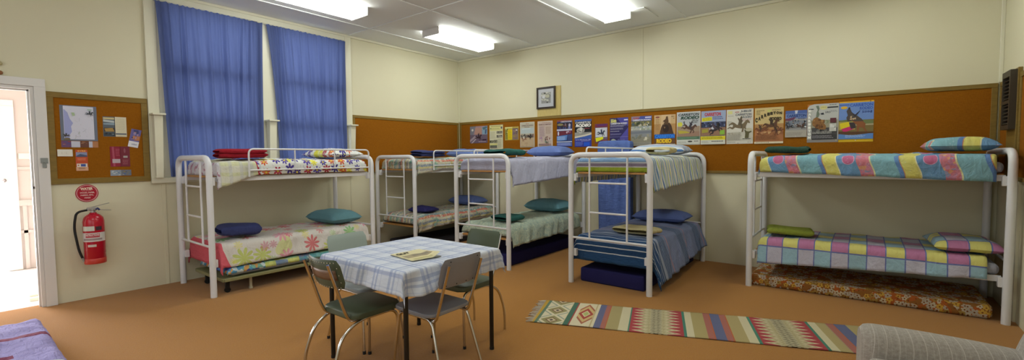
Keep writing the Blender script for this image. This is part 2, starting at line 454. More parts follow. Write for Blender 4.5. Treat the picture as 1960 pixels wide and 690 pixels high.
ceiling_light(6.20, 6.58, -2.05, -.80, 'added fluorescent ceiling light above the right bunk, outside the view', 'added ceiling lights out of view')  # unseen, added to brighten the right wall
ceiling_light(3.68, 4.07, -7.2, -5.95, 'added fluorescent ceiling light near the front wall, outside the view', 'added ceiling lights out of view')  # unseen extra fixture, added to lift the ambient light
mb = MB(); mb.box(3.69, 4.27, -.84, -.31, CH-.012, CH, bev=.003)
struct(mb.build('trim_42', M['ceiling_paint']), 'ceiling hatch')

# ------------------------------------------------------------------ curtains
def cur(g, u, v):
    f, _ = g.noi(g.uv(), 3, 3); return g.mix(f, H('#3d66c8'), H('#4670cf'))
def curtain_mat():
    g = G('curtain_cloth'); f, _ = g.noi(g.ob(), 2, 3); c = g.mix(f, H('#5c6a9c'), H('#546294'))
    g.fin(c, .85, 0, .2)
    t = g.n.new('ShaderNodeBsdfTranslucent'); g.put(t.inputs[0], H('#7686bc'))
    mx = g.n.new('ShaderNodeMixShader'); mx.inputs[0].default_value = .34
    g.l.new(g.b.outputs[0], mx.inputs[1]); g.l.new(t.outputs[0], mx.inputs[2]); g.l.new(mx.outputs[0], g.out.inputs[0])
    M['curtain'] = g.mat
curtain_mat()
def curtain(yt0, yt1, yb0, yb1, zt, zb, seed, label):
    rnd = random.Random(seed); ph = [rnd.uniform(0, 6.28) for _ in range(8)]
    def fn(a, b):
        # b 0 at the top, 1 at the bottom
        e = b**.75
        y0 = yt0+(yb0-yt0)*e; y1 = yt1+(yb1-yt1)*e
        a2 = a+.012*sin(9*a+ph[0]+b*2)+.006*sin(23*a+ph[1]+3*b)
        y = y0+(y1-y0)*a2
        amp = .012+.016*min(1, b*3)
        k = sin(2*pi*11*a+ph[2]+.9*sin(2*pi*2.3*a+ph[3])+.5*sin(b*4+ph[6]))+.45*sin(2*pi*19*a+ph[4]+b*1.5)*(1-.5*b)
        k2 = .35*sin(2*pi*31*a+ph[5])*(max(0, 1-b*5))
        zz = zt+(zb-zt)*b-.012*abs(sin(2*pi*10*a+ph[5]))*(1-b)
        return (.066+amp*(k+k2)*.74, y, zz), (a*1.3, b*2)
    mb = MB(); mb.grid(fn, 260, 60)
    o = mb.build('curtain', M['curtain']); tag(o, label, 'curtain'); return o
curtain(-5.075, -3.862, -4.98, -3.90, 3.372, 1.30, 3, 'wide blue curtain on the left window, next to the pinboard')
curtain(-3.836, -2.60, -3.68, -2.63, 3.372, 1.33, 8, 'blue curtain on the right window, towards the room corner')
mb = MB(); mb.tube([(.034, -5.07, 3.365), (.034, -2.59, 3.365)], .004, 8)
for y in (-5.045, -3.85, -2.615): mb.tube([(.026, y, 3.365), (.036, y, 3.365)], .008, 8)
tag(mb.build('curtain_wire', M['steel']), 'thin curtain wire carrying both blue curtains under the window head', 'curtain rod')

# tapered bracket boxes between the curtains
def bracket(y, wd, px, label, lean=0):
    r = empty('bracket_shelf', (0.03, y, 1.29)); tag(r, label, 'bracket')
    mb = MB(); h = wd/2; zt = .735; dt = px-.02; db = .06; hb = h*.85
    vs = [(0, -hb, 0), (db, -hb, 0), (db, hb, 0), (0, hb, 0), (0, -h, zt), (dt, -h, zt), (dt, h, zt), (0, h, zt)]
    mb.add(vs, [[0, 3, 2, 1], [4, 5, 6, 7], [0, 1, 5, 4], [1, 2, 6, 5], [2, 3, 7, 6], [3, 0, 4, 7]], smooth=False)
    bev(mb.build('tapered_box', M['cream_gloss'], r), .004)
    mb = MB(); mb.box(0, px+.02, -h-.022, h+.022, zt, zt+.02, bev=.003); mb.build('cap', M['cream_gloss'], r)
bracket(-5.09, .085, .12, 'white tapered bracket with a flat cap at the left edge of the left window')
bracket(-3.80, .095, .14, 'white tapered bracket with a flat cap between the two blue curtains')
bracket(-2.54, .085, .12, 'white tapered bracket with a flat cap right of the blue curtains')

# ------------------------------------------------------------------ printed sheets
def text_geo(s, bold=.0, shear=0):
    cu = bpy.data.curves.new('lettering', 'FONT'); cu.body = s; cu.size = 1; cu.offset = bold; cu.shear = shear; cu.resolution_u = 3
    ob = bpy.data.objects.new('lettering', cu); COL.objects.link(ob)
    dg = bpy.context.evaluated_depsgraph_get(); dg.update()
    me = ob.evaluated_get(dg).to_mesh(); vs = [v.co.copy() for v in me.vertices]; fs = [list(p.vertices) for p in me.polygons]
    ob.evaluated_get(dg).to_mesh_clear(); bpy.data.objects.remove(ob); bpy.data.curves.remove(cu)
    if not vs: return [], []
    x0 = min(v.x for v in vs); x1 = max(v.x for v in vs); y0 = min(v.y for v in vs); y1 = max(v.y for v in vs)
    return [((v.x-x0)/(x1-x0), (v.y-y0)/(y1-y0)) for v in vs], fs
TG = {}
class Sheet:
    """a flat printed sheet; (x, y) run 0..1 from its top left corner"""
    def __init__(s, wd, ht, col='#e8e4d4', th=.0015, round_=0):
        s.w, s.h = wd, ht; s.mb = MB(); s.lay = th; c = H(col)
        s.mb.box(0, wd, -ht, 0, 0, th, col=c); s.step = .00025
    def poly(s, pts, col):
        s.lay += s.step
        P = [(x*s.w, -y*s.h, s.lay) for x, y in pts]
        a = sum(P[i][0]*P[(i+1) % len(P)][1]-P[(i+1) % len(P)][0]*P[i][1] for i in range(len(P)))
        if a < 0: P = P[::-1]
        s.mb.add(P, [list(range(len(P)))], col=H(col), smooth=False)
    def rect(s, x0, y0, x1, y1, col): s.poly([(x0, y0), (x1, y0), (x1, y1), (x0, y1)], col)
    def ell(s, cx, cy, rx, ry, col, n=20): s.poly([(cx+rx*cos(2*pi*k/n), cy+ry*sin(2*pi*k/n)) for k in range(n)], col)
    def text(s, t, x0, y0, x1, y1, col, bold=.02, shear=0, arc=0):
        s.lay += s.step; k = (t, bold, shear)
        if k not in TG: TG[k] = text_geo(*k)
        vs, fs = TG[k]
        P = []
        for a, b in vs:
            x = x0+(x1-x0)*a; y = y1+(y0-y1)*b-arc*(1-(2*a-1)**2)
            P.append((x*s.w, -y*s.h, s.lay))
        s.mb.add(P, fs, col=H(col), smooth=False)
    def lines(s, x0, y0, x1, y1, n, col, seed=0, k=.45):
        """rows too small to read in the photo: broken strips"""
        rnd = random.Random(seed+int(x0*100)); dy = (y1-y0)/n
        s.lay += s.step
        for i in range(n):
            x = x0; y = y0+i*dy
            end = x1-rnd.random()*.2*(x1-x0)
            while x < end:
                wd = rnd.uniform(.03, .1); e = min(end, x+wd)
                P = [(x*s.w, -(y+dy*k)*s.h, s.lay), (e*s.w, -(y+dy*k)*s.h, s.lay), (e*s.w, -y*s.h, s.lay), (x*s.w, -y*s.h, s.lay)]
                s.mb.add(P, [[0, 1, 2, 3]], col=H(col), smooth=False); x = e+.012
    def blobs(s, x0, y0, x1, y1, n, cols, seed=0, sz=.03):
        rnd = random.Random(seed)
        for i in range(n):
            cx = rnd.uniform(x0, x1); cy = rnd.uniform(y0, y1); r = sz*rnd.uniform(.5, 1.4); a0 = rnd.random()*6
            s.poly([(min(x1, max(x0, cx+r*cos(a0+2*pi*k/7)*rnd.uniform(.6, 1.3))), min(y1, max(y0, cy+.8*r*sin(a0+2*pi*k/7)*rnd.uniform(.6, 1.3)))) for k in range(7)], rnd.choice(cols))
    def horse(s, cx, cy, sz, col, rider='#3b3328', flip=1, tilt=0):
        B = [(-.50, -.20), (-.42, -.26), (-.30, -.22), (-.15, -.10), (.05, -.12), (.20, -.20), (.32, -.38), (.42, -.42), (.56, -.26), (.52, -.20), (.42, -.24), (.36, -.08),
             (.34, .06), (.46, .20), (.40, .34), (.34, .32), (.38, .20), (.24, .10), (.22, .30), (.16, .42), (.11, .40), (.15, .12), (-.08, .10), (-.24, .06), (-.38, .18), (-.55, .10), (-.66, .16), (-.68, .11),
             (-.54, .02), (-.40, .06), (-.36, -.04), (-.40, -.12), (-.52, -.10), (-.62, .0), (-.60, -.12)]
        R = [(-.10, -.10), (-.06, -.32), (-.14, -.50), (-.10, -.54), (-.02, -.44), (.00, -.52), (.04, -.62), (.10, -.62), (.12, -.52), (.09, -.44), (.16, -.34), (.10, -.20), (.16, -.05), (.14, .10), (.08, .09), (.08, -.04), (.0, -.08)]
        ct, st = cos(tilt), sin(tilt)
        def T(P): return [(cx+flip*sz*(x*ct-y*st), cy+sz*(x*st+y*ct)*s.w/s.h) for x, y in P]
        s.poly(T(B), col); s.poly(T(R), rider)
    def build(s, name, origin, wall, rot=0):
        """wall 'y': on the back wall facing -y; 'x': on the left wall facing +x; 'z': lying"""
        if wall == 'y': Mx = Matrix(((1, 0, 0, 0), (0, 0, -1, 0), (0, 1, 0, 0), (0, 0, 0, 1)))
        elif wall == 'x': Mx = Matrix(((0, 0, 1, 0), (1, 0, 0, 0), (0, 1, 0, 0), (0, 0, 0, 1)))
        else: Mx = Matrix.Identity(4)
        s.mb.xf(Mx @ Matrix.Rotation(rot, 4, 'Z') if rot else Mx)
        return s.mb.build(name, M['ink'], None, origin)

PY = -.0125
def poster(x0, x1, z1, z0, col, label, fn, cat='poster', name='poster'):
    s = Sheet(x1-x0, z1-z0, col); fn(s); o = s.build(name, (x0, PY, z1), 'y'); tag(o, label, cat); return o
def pin(s, x=.5, y=.02, c='#e8e8e8'): s.ell(x, y, .016, .016*s.w/s.h, c, 8)

def p1(s):
    s.rect(0, 0, 1, .55, '#a88a92'); s.poly([(0, 0), (.35, 0), (.2, .5), (0, .5)], '#7b7c88'); s.ell(.15, .22, .06, .07, '#d6d2d0'); s.poly([(.3, .1), (.68, .1), (.66, .5), (.28, .5)], '#b98f80')
    s.poly([(.7, .08), (1, 0), (1, .5), (.72, .5)], '#86a3b8'); s.poly([(.72, .1), (.95, .02), (1, .1), (.8, .25)], '#4f6d7c'); s.poly([(.88, .2), (.97, .2), (.94, .48), (.86, .45)], '#43597f')
    s.rect(0, .5, 1, 1, '#6e5f72'); s.poly([(0, .95), (0, .8), (.3, .55), (.4, .62)], '#a99aa6'); s.poly([(.15, 1), (.05, 1), (.38, .68), (.42, .72)], '#c0b3ba')
    s.horse(.5, .68, .34, '#3c2630', '#2e2230'); s.rect(.72, .78, .95, .86, '#372038'); s.lines(.5, .88, .95, .97, 2, '#b7a5b3', 1)
def p2(s):
    s.rect(.02, .01, .98, .24, '#d5cf8f'); s.lines(.1, .04, .9, .1, 1, '#8d8a50', 2); s.lines(.08, .13, .8, .2, 2, '#a6a165', 3); s.ell(.9, .12, .06, .05, '#56596a'); s.ell(.1, .14, .06, .02, '#6c7c50')
    s.rect(.03, .26, .5, .58, '#d6d3b6'); s.lines(.06, .28, .47, .57, 9, '#b7b594', 4); s.rect(.54, .26, .96, .36, '#5d5a50'); s.blobs(.55, .27, .95, .35, 8, ['#8b887c', '#3a3830'], 1, .05)
    s.rect(.54, .42, .96, .53, '#77746a'); s.blobs(.55, .43, .95, .52, 8, ['#4a483f', '#a8a598'], 2, .05); s.rect(.02, .63, .3, .73, '#5c5b46'); s.rect(.33, .62, .6, .73, '#6e6c5c'); s.blobs(.03, .64, .58, .72, 8, ['#3f3e30', '#96947e'], 5, .04)
    s.rect(.03, .76, .6, .84, '#d0ca86'); s.rect(.05, .85, .58, .95, '#6f6a62'); s.lines(.64, .58, .95, .95, 14, '#b0ae90', 6); s.rect(.08, .855, .56, .875, '#3f6450')
def p3(s):
    s.rect(.02, .03, .98, .97, '#b5a04a'); s.rect(.0, .0, .55, .1, '#ded88a'); s.rect(.03, .12, .22, .95, '#8f8a40'); s.blobs(.04, .13, .21, .93, 10, ['#3a3820', '#c9c48a', '#5c5a30'], 3, .05)
    s.rect(.22, .2, .55, .97, '#dfc41a'); s.lines(.26, .28, .5, .9, 8, '#b09a10', 7); s.rect(.55, .12, .98, .97, '#8b7668'); s.rect(.6, .15, .95, .2, '#4b4660'); s.rect(.8, .22, .92, .3, '#d9d6d4'); s.blobs(.58, .35, .95, .92, 14, ['#6a5a66', '#9c8a60', '#7a6480'], 4, .07)
def p4(s):
    s.rect(.04, .03, .96, .97, '#bcb7a4'); s.text('81st', .42, .045, .6, .085, '#a83a30'); s.text('CARRIETON RODEO', .1, .11, .92, .16, '#6a4a4a', .03); s.text('ANNUAL', .3, .175, .66, .215, '#7b5a58', .02)
    s.rect(.05, .23, .95, .45, '#b4c0c2'); s.lines(.15, .26, .85, .3, 1, '#e4e6e0', 5); s.rect(.04, .5, .96, .62, '#837d72'); s.blobs(.05, .47, .95, .6, 22, ['#5c5650', '#8d6a5c', '#a79c8c', '#4a4a4a'], 6, .05)
    s.rect(.04, .62, .96, .97, '#c0a98a'); s.horse(.68, .6, .3, '#3c3230', '#2a2626', 1, .5); s.horse(.3, .68, .3, '#7a4a38', '#e4ddd0', -1, .2); s.blobs(.1, .8, .9, .95, 8, ['#b79d80', '#c8b496'], 8, .05)
def p5(s):
    s.rect(.05, .03, .95, .97, '#c5b2a4'); s.text('CARRIETON', .3, .05, .85, .085, '#a07a70'); s.text('RODEO & CAMPDRAFT', .08, .11, .94, .155, '#5e2c38', .03); s.lines(.12, .2, .5, .6, 12, '#9b7f90', 9); s.lines(.55, .22, .92, .5, 9, '#a68c78', 10)
    s.blobs(.1, .6, .35, .78, 8, ['#a685a5', '#b594a0'], 9, .05); s.blobs(.5, .58, .75, .85, 14, ['#6b5450', '#7b8a78', '#8e6058'], 10, .05); s.horse(.82, .72, .22, '#d8ccc4', '#7a3030', -1); s.rect(.08, .86, .92, .93, '#b09088'); s.lines(.1, .87, .8, .93, 2, '#6a5a60', 3)
def p6(s):
    s.rect(0, 0, 1, 1, '#2d3c78'); s.rect(0, 0, 1, .06, '#8a4a44'); s.text('CARRIETON RODEO', .25, .04, .97, .09, '#e2e2ea', .02); s.rect(.0, .1, .97, .33, '#2c2a3c'); s.ell(.22, .17, .2, .045, '#8c8050'); s.horse(.55, .22, .25, '#6f4038', '#9a8a90'); s.ell(.83, .2, .07, .06, '#b9b2c8'); s.rect(.75, .25, .9, .33, '#7a86c0')
    s.blobs(.03, .24, .6, .32, 9, ['#4a5aa8', '#2b2f60'], 3, .05); s.rect(0, .34, 1, .4, '#c9cce0'); s.poly([(.0, .42), (1, .4), (1, .52), (.0, .6)], '#6f2a3c'); s.ell(.1, .5, .05, .08, '#d5d3dc'); s.blobs(.6, .42, .97, .55, 8, ['#a86070', '#39407a', '#d0ccd8'], 4, .05)
    s.poly([(0, .6), (.7, .56), (.65, .76), (0, .78)], '#5b86c8'); s.lines(.04, .62, .62, .76, 4, '#b8cdea', 5); s.rect(.7, .56, 1, .8, '#39477a'); s.rect(0, .8, 1, .83, '#d5dbee'); s.rect(0, .85, 1, .98, '#5669b4'); s.lines(.05, .86, .95, .96, 3, '#a9b8e6', 6)
def p7(s):
    s.rect(0, 0, 1, .07, '#4460a4'); s.rect(0, .07, 1, .5, '#15161c'); s.text('CARRIETON', .04, .08, .95, .15, '#f0eee8', .02, .2); s.text('RODEO', .05, .165, .97, .275, '#f4f2ea', .06, .2)
    s.lines(.6, .32, .95, .36, 1, '#b03848', 2); s.rect(0, .47, 1, .66, '#9a9890'); s.ell(.35, .4, .24, .1, '#c8c6bc'); s.horse(.38, .44, .42, '#8d8c86', '#dedcd2'); s.poly([(0, .62), (.6, .56), (1, .5), (1, .56), (.5, .68), (0, .7)], '#d8d0bc')
    s.poly([(0, .68), (.6, .62), (1, .56), (1, .72), (0, .72)], '#3d5fae'); s.rect(0, .71, 1, 1, '#353b96'); s.text('Saturday 28th December 2008', .04, .725, .95, .765, '#e8e8f4', .01); s.rect(.55, .83, .9, .97, '#1f5ad0'); s.lines(.05, .82, .5, .97, 5, '#6d84d8', 3); s.lines(.4, .78, .9, .81, 1, '#aab4ea', 3)
def p8(s):
    s.rect(0, 0, 1, 1, '#6d3b4c'); s.poly([(0, .06), (.3, .01), (1, .04), (1, .16), (0, .16)], '#7a2a3c'); s.text('RODEO', .2, .03, .9, .13, '#4a2a78', .05); s.rect(.04, .2, .95, .72, '#c9cdd6'); s.horse(.5, .5, .55, '#3c4250', '#2c3450'); s.rect(.05, .68, .95, .8, '#6a5f78'); s.poly([(.04, .72), (.65, .66), (.66, .78), (.1, .93)], '#dfe018'); s.lines(.6, .84, .95, .96, 2, '#a05a60', 3)
def p9(s):
    s.rect(0, 0, 1, 1, '#2c2860'); s.poly([(.4, 0), (1, .0), (1, .3), (.6, .18)], '#47459a'); s.poly([(.55, .7), (1, .35), (1, .9), (.7, 1)], '#4f4aa0'); s.text('55th', .05, .04, .36, .16, '#d8d67a', .05); s.rect(.78, .06, .98, .1, '#dcdcec'); s.text('CARRIETON RODEO', .05, .17, .95, .225, '#eeeef4', .03)
    s.lines(.04, .26, .92, .33, 2, '#c9c8dc', 4, .3); s.lines(.04, .36, .8, .43, 2, '#b9b8cc', 5, .3); s.lines(.04, .46, .6, .5, 1, '#c9c8dc', 6, .35); s.lines(.04, .55, .7, .62, 2, '#9a98c4', 7, .3); s.rect(0, .66, 1, .67, '#8f8cc0'); s.ell(.2, .86, .16, .13, '#a9b49c'); s.blobs(.08, .78, .34, .95, 8, ['#dfe2cf', '#7c8a66', '#c2c9a8'], 6, .05); s.lines(.45, .75, .9, .95, 5, '#7d78bc', 8)
def p10(s):
    s.rect(0, 0, 1, .16, '#44509c'); s.poly([(0, 0), (.45, 0), (.3, .12), (0, .14)], '#8d7c90'); s.text('54th', .1, .035, .4, .09, '#a83c48', .03); s.rect(.68, .03, .97, .07, '#d5d5ea'); s.text('CARRIETON RODEO', .08, .105, .95, .155, '#f0f0f6', .03)
    s.rect(0, .16, 1, .34, '#67664e'); s.blobs(.02, .19, .98, .34, 34, ['#3e4a30', '#8a8a4e', '#b6a88c', '#54646c', '#a59a58', '#c4bca4'], 7, .05); s.rect(.0, .34, 1, .5, '#b0b2a8'); s.blobs(.02, .33, .98, .48, 20, ['#d4d5cf', '#98a088', '#8d98a0'], 8, .05); s.rect(0, .47, 1, .72, '#8b8e90'); s.poly([(0, .52), (1, .5), (1, .58), (0, .6)], '#747a84')
    s.rect(0, .7, 1, .9, '#8e8a78'); s.blobs(.05, .62, .9, .85, 16, ['#78786a', '#a09a84', '#7a8488'], 9, .06); s.ell(.75, .76, .06, .06, '#d3cdb8'); s.ell(.68, .8, .04, .03, '#c3bda8'); s.rect(0, .88, 1, 1, '#9a968a'); s.lines(.05, .9, .95, .98, 3, '#7a776c', 9)
def p11(s):
    s.rect(0, 0, 1, .97, '#b48a54'); s.rect(0, 0, 1, .3, '#c9a878'); s.poly([(.35, .0), (.8, .0), (.75, .5), (.3, .5)], '#d2b48a'); s.ell(.16, .07, .1, .03, '#8a4a40'); s.lines(.08, .14, .26, .52, 8, '#97764c', 3); s.lines(.8, .06, .96, .1, 1, '#54402e', 3); s.rect(.9, .12, .94, .14, '#333')
    s.poly([(.27, .62), (.33, .42), (.4, .32), (.5, .3), (.62, .3), (.7, .26), (.76, .3), (.82, .38), (.86, .5), (.92, .64), (.9, .66), (.25, .66)], '#48301e'); s.poly([(.46, .3), (.42, .2), (.54, .14), (.56, .06), (.64, .05), (.66, .14), (.68, .22), (.66, .32)], '#5a4026'); s.poly([(.44, .22), (.36, .2), (.4, .28), (.5, .26)], '#c8ab84'); s.ell(.56, .46, .14, .13, '#2e1e16'); s.ell(.5, .42, .03, .03, '#8c6a48')
    s.rect(0, .66, 1, .97, '#6a4628'); s.rect(.02, .64, .97, .78, '#1a5cb4'); s.text('CARRIETON', .05, .65, .96, .77, '#2c82e4', .06); s.text('RODEO', .12, .79, .83, .935, '#f0c41e', .08); s.rect(0, .97, 1, 1, '#d8cfb8'); s.lines(.1, .945, .9, .97, 1, '#b08860', 3)
def p12(s):
    s.rect(.02, .02, .98, .98, '#b3b6ba'); s.text('CARRIETON', .07, .045, .95, .12, '#20302a', .04, .2); s.text('RODEO', .16, .13, .95, .23, '#2f4c40', .07, .2); s.text('28th Dec', .64, .24, .92, .285, '#33403c', .02, .2); s.lines(.66, .3, .92, .36, 2, '#3a4642', 3); s.poly([(.04, .32), (.2, .3), (.26, .38), (.2, .44), (.05, .43)], '#d4cf4a')
    s.poly([(.28, .3), (.34, .27), (.37, .42), (.32, .42)], '#5a5c64'); s.rect(0.02, .44, .98, .62, '#a08a74'); s.rect(.02, .6, .98, .76, '#9a7a66'); s.poly([(.05, .55), (.4, .58), (.6, .64), (.1, .66)], '#b7a83c'); s.horse(.55, .5, .52, '#54382c', '#3a3640', 1, .25); s.rect(0.02, .75, .98, .84, '#50745a'); s.lines(.05, .77, .9, .82, 2, '#7d9c7c', 2); s.rect(.02, .84, .98, .98, '#cfcfc6'); s.lines(.05, .9, .45, .95, 2, '#98988c', 2); s.ell(.58, .9, .1, .025, '#4c4c46'); s.lines(.75, .88, .95, .93, 1, '#55504c', 2)
def p13(s):
    s.rect(0, 0, 1, .34, '#98a6c4'); s.text('CARRIETON', .14, .05, .8, .155, '#b8303c', .05); s.poly([(.03, .2), (.44, .18), (.45, .29), (.03, .31)], '#d9d21e'); s.text('RODEO', .08, .2, .4, .29, '#b8ae1c', .04); s.lines(.48, .18, .9, .28, 2, '#4c5c98', 2); s.rect(0, .33, 1, .53, '#3c4260'); s.blobs(.02, .34, .98, .52, 46, ['#28304e', '#6c78a0', '#a9b0c8', '#4c5480', '#1e2238'], 11, .035); s.rect(0, .5, 1, .74, '#947058'); s.blobs(.3, .48, .7, .56, 9, ['#d5d8e0', '#b9bfd0'], 12, .03)
    s.poly([(.05, .55), (.3, .54), (.3, .64), (.05, .66)], '#a79c38'); s.horse(.62, .56, .5, '#2c2426', '#4a3c48', 1, -.6); s.poly([(.78, .6), (.96, .58), (.97, .72), (.78, .72)], '#86b83c'); s.rect(0, .76, 1, .87, '#ded01c'); s.lines(.05, .785, .95, .85, 2, '#7c7420', 2); s.rect(0, .87, 1, 1, '#d0d0c4'); s.lines(.45, .9, .95, .95, 1, '#3c3c38', 2); s.lines(.04, .9, .35, .97, 3, '#a8a89c', 2)
def p14(s):
    s.rect(0, 0, 1, 1, '#d2cfc4'); s.rect(.05, .04, .22, .13, '#d3d18a'); s.text('60th', .32, .06, .48, .1, '#a84a50', .03, .2); s.text('JUBILEE', .52, .035, .94, .11, '#3c4456', .03, .2); s.text('CARRIETON', .34, .125, .94, .19, '#3c4456', .03, .25); s.text('RODEO', .6, .205, .94, .265, '#3f475a', .03, .25); s.lines(.55, .29, .94, .36, 2, '#b08084', 2); s.lines(.05, .18, .3, .22, 1, '#a9a69a', 4); s.lines(.05, .34, .22, .46, 4, '#b7b4a8', 4)
    s.horse(.5, .5, .68, '#73644a', '#5c5240', 1, .05); s.rect(0, .66, 1, .9, '#c2bfb2'); s.blobs(.02, .67, .65, .74, 12, ['#b3afa0', '#a8a494'], 9, .05); s.poly([(.68, .6), (.9, .56), (.95, .66), (.86, .7), (.84, .84), (.7, .84), (.72, .7)], '#5c5838'); s.ell(.84, .6, .12, .05, '#b9b49c'); s.lines(.05, .74, .6, .9, 7, '#99958a', 5, .35); s.lines(.62, .85, .93, .88, 1, '#2c2c2c', 5); s.lines(.05, .94, .4, .97, 1, '#8c8a80', 5); s.lines(.8, .95, .95, .97, 1, '#333', 5); pin(s, .45, .98, '#555')
def p15(s):
    s.rect(0, 0, 1, 1, '#cbb57c'); s.rect(0, .45, 1, .96, '#b08450'); s.rect(0, .6, 1, .96, '#a86e44'); s.lines(.06, .07, .38, .095, 1, '#33301c', 4); s.lines(.6, .07, .94, .095, 1, '#33301c', 4); s.ell(.5, .09, .07, .035, '#c2c470'); s.lines(.06, .1, .2, .2, 4, '#86794c', 4)
    t = 'CARRIETON'
    for i, ch in enumerate(t):
        a = i/(len(t)-1); x = .06+.84*a; y = .40-.26*sin(pi*(.22+.42*a))-.02*a+.0
        y = [.40, .345, .295, .255, .225, .205, .195, .195, .205][i]; h = [.13, .11, .1, .09, .085, .08, .075, .075, .075][i]
        s.text(ch, x-.045, y-h, x+.045, y, '#3a331c', .08)
    s.text('RODEO', .52, .27, .93, .36, '#4a3d22', .08); s.horse(.6, .5, .52, '#5c3c26', '#403020', 1, -.15); s.horse(.25, .62, .4, '#7a4a2c', '#4a3424', -1, .3); s.horse(.8, .66, .34, '#6c4028', '#453024', -1, .5); s.blobs(.02, .66, .98, .74, 16, ['#c49a68', '#b5835a', '#8e5c38'], 3, .05); s.lines(.05, .76, .9, .9, 6, '#6f4a30', 5, .4); s.rect(0, .94, 1, .99, '#ddd0b4'); s.lines(.05, .955, .5, .975, 1, '#7c6c50', 3); pin(s, .5, .96, '#555')
def p16(s):
    s.rect(0, 0, 1, 1, '#9c9a98'); s.rect(0, 0, 1, .12, '#4a62a0'); s.poly([(.44, 0), (.58, 0), (.54, .14), (.46, .14)], '#c4cad8'); s.rect(0, .12, 1, .3, '#6d83b4'); s.text('CARRIETON', .06, .14, .96, .25, '#28407c', .05); s.text('RODEO', .6, .27, .94, .33, '#3a4c80', .03); s.poly([(0, .3), (.5, .24), (.4, .34), (0, .42)], '#6c3c58')
    s.rect(0, .38, 1, .62, '#7c8490'); s.blobs(.02, .36, .98, .64, 40, ['#3c4250', '#a9b0b8', '#5c6470', '#8c7c70', '#c8ccd0', '#23262e'], 12, .05); s.horse(.72, .58, .4, '#543c30', '#8c8a90'); s.horse(.2, .6, .36, '#2f3036', '#50586c', -1); s.rect(0, .74, 1, 1, '#aaa498'); s.lines(.06, .82, .9, .95, 4, '#8a857c', 3); pin(s, .5, .96)
def p17(s):
    s.rect(0, 0, 1, 1, '#b9bab6'); s.poly([(0, 0), (.22, 0), (.06, .03), (0, .1)], '#b3702a'); s.rect(0, .92, 1, 1, '#8d8886'); s.rect(.15, .8, .97, .93, '#3c3c3e'); s.text('64th', .58, .19, .74, .25, '#55565c', .01); s.lines(.74, .18, .96, .235, 2, '#8c8c90', 3); s.ell(.52, .1, .12, .055, '#cfc98a'); s.text('JUBILEE', .43, .075, .61, .12, '#a39c60', .01); s.rect(.64, .085, .98, .115, '#26262a'); s.rect(.05, .12, .2, .14, '#26262a'); s.lines(.7, .03, .95, .06, 1, '#5a5a60', 3)
    s.poly([(.27, .05), (.36, .04), (.39, .12), (.36, .2), (.4, .26), (.36, .34), (.28, .36), (.3, .22), (.33, .15)], '#6c7868'); s.poly([(.42, .25), (.52, .23), (.54, .28), (.46, .28)], '#2c2e38'); s.rect(.12, .42, .97, .66, '#9a9680'); s.rect(.15, .62, .97, .8, '#4c4a4a'); s.blobs(.4, .42, .75, .6, 10, ['#848c70', '#b0ac90', '#a2947a'], 4, .05)
    s.poly([(.16, .48), (.2, .38), (.3, .34), (.4, .38), (.48, .42), (.54, .5), (.6, .56), (.62, .64), (.56, .68), (.5, .66), (.42, .7), (.36, .64), (.26, .6), (.18, .56)], '#8b6236'); s.blobs(.2, .4, .56, .64, 14, ['#744c28', '#a27844', '#5c3c22'], 6, .04); s.blobs(.16, .66, .75, .76, 16, ['#2c2c2e', '#6e6c6a'], 5, .04)
    s.rect(.74, .38, .93, .5, '#5c2c34'); s.rect(.72, .52, .94, .72, '#c3c2bb'); s.blobs(.74, .54, .92, .68, 6, ['#9c9e98', '#d8d8d2'], 4, .04)
    for i, ch in enumerate('CARRIETON'): s.text(ch, .035, .14+i*.087, .125, .205+i*.087, '#f0eee6', .1)
    s.lines(.18, .73, .94, .79, 2, '#b7b5b0', 4); s.lines(.18, .82, .94, .91, 3, '#98969a', 4); pin(s, .94, .95, '#e0d080')
def p18(s):
    s.rect(0, 0, 1, 1, '#6c8cc8'); s.rect(0, 0, 1, .035, '#d8a41c'); s.rect(0, .93, 1, 1, '#d6b01e'); s.rect(.01, .07, .3, .1, '#4a68b4'); s.text('CARRIETON', .32, .06, .97, .135, '#2c52b0', .03); s.text('RODEO', .6, .15, .97, .215, '#2c52b0', .03); s.ell(.15, .15, .1, .035, '#d6ab30'); s.rect(.68, .24, .95, .3, '#2c4680'); s.lines(.7, .25, .93, .33, 2, '#7c9ad8', 3)
    s.rect(0, .46, 1, .84, '#7a6a3c'); s.rect(0, .55, 1, .6, '#a89c78'); s.poly([(0, .47), (.3, .44), (1, .48), (1, .56), (0, .58)], '#6e7a4c'); s.rect(0, .5, .48, .7, '#a89a50'); s.poly([(.03, .54), (.3, .5), (.33, .62), (.06, .68)], '#dbc820'); s.poly([(.08, .68), (.4, .6), (.44, .68), (.16, .77)], '#c42c6c'); s.poly([(.3, .52), (.48, .52), (.5, .66), (.36, .68)], '#3c3438')
    s.poly([(.22, .24), (.28, .16), (.34, .2), (.38, .28), (.5, .34), (.66, .44), (.72, .5), (.7, .56), (.5, .5), (.36, .48), (.26, .5), (.22, .4), (.26, .34)], '#4c4440'); s.poly([(.36, .46), (.48, .5), (.7, .5), (.78, .56), (.76, .66), (.84, .76), (.8, .78), (.7, .66), (.6, .64), (.58, .76), (.53, .75), (.54, .6)], '#8a5530'); s.poly([(.28, .18), (.46, .34), (.6, .24), (.62, .2), (.6, .26), (.47, .38)], '#2f3040'); s.ell(.3, .17, .03, .025, '#3a302c'); s.blobs(.3, .36, .5, .46, 8, ['#9a6a40', '#c0a888', '#3c3a44'], 5, .03)
    s.rect(0, .8, 1, .93, '#5c86c4'); s.poly([(0, .8), (.4, .84), (1, .79), (1, .76), (0, .74)], '#5a3c24'); s.lines(.2, .83, .8, .9, 4, '#a9c4ec', 3); pin(s, .9, .02, '#222'); pin(s, .5, .96)
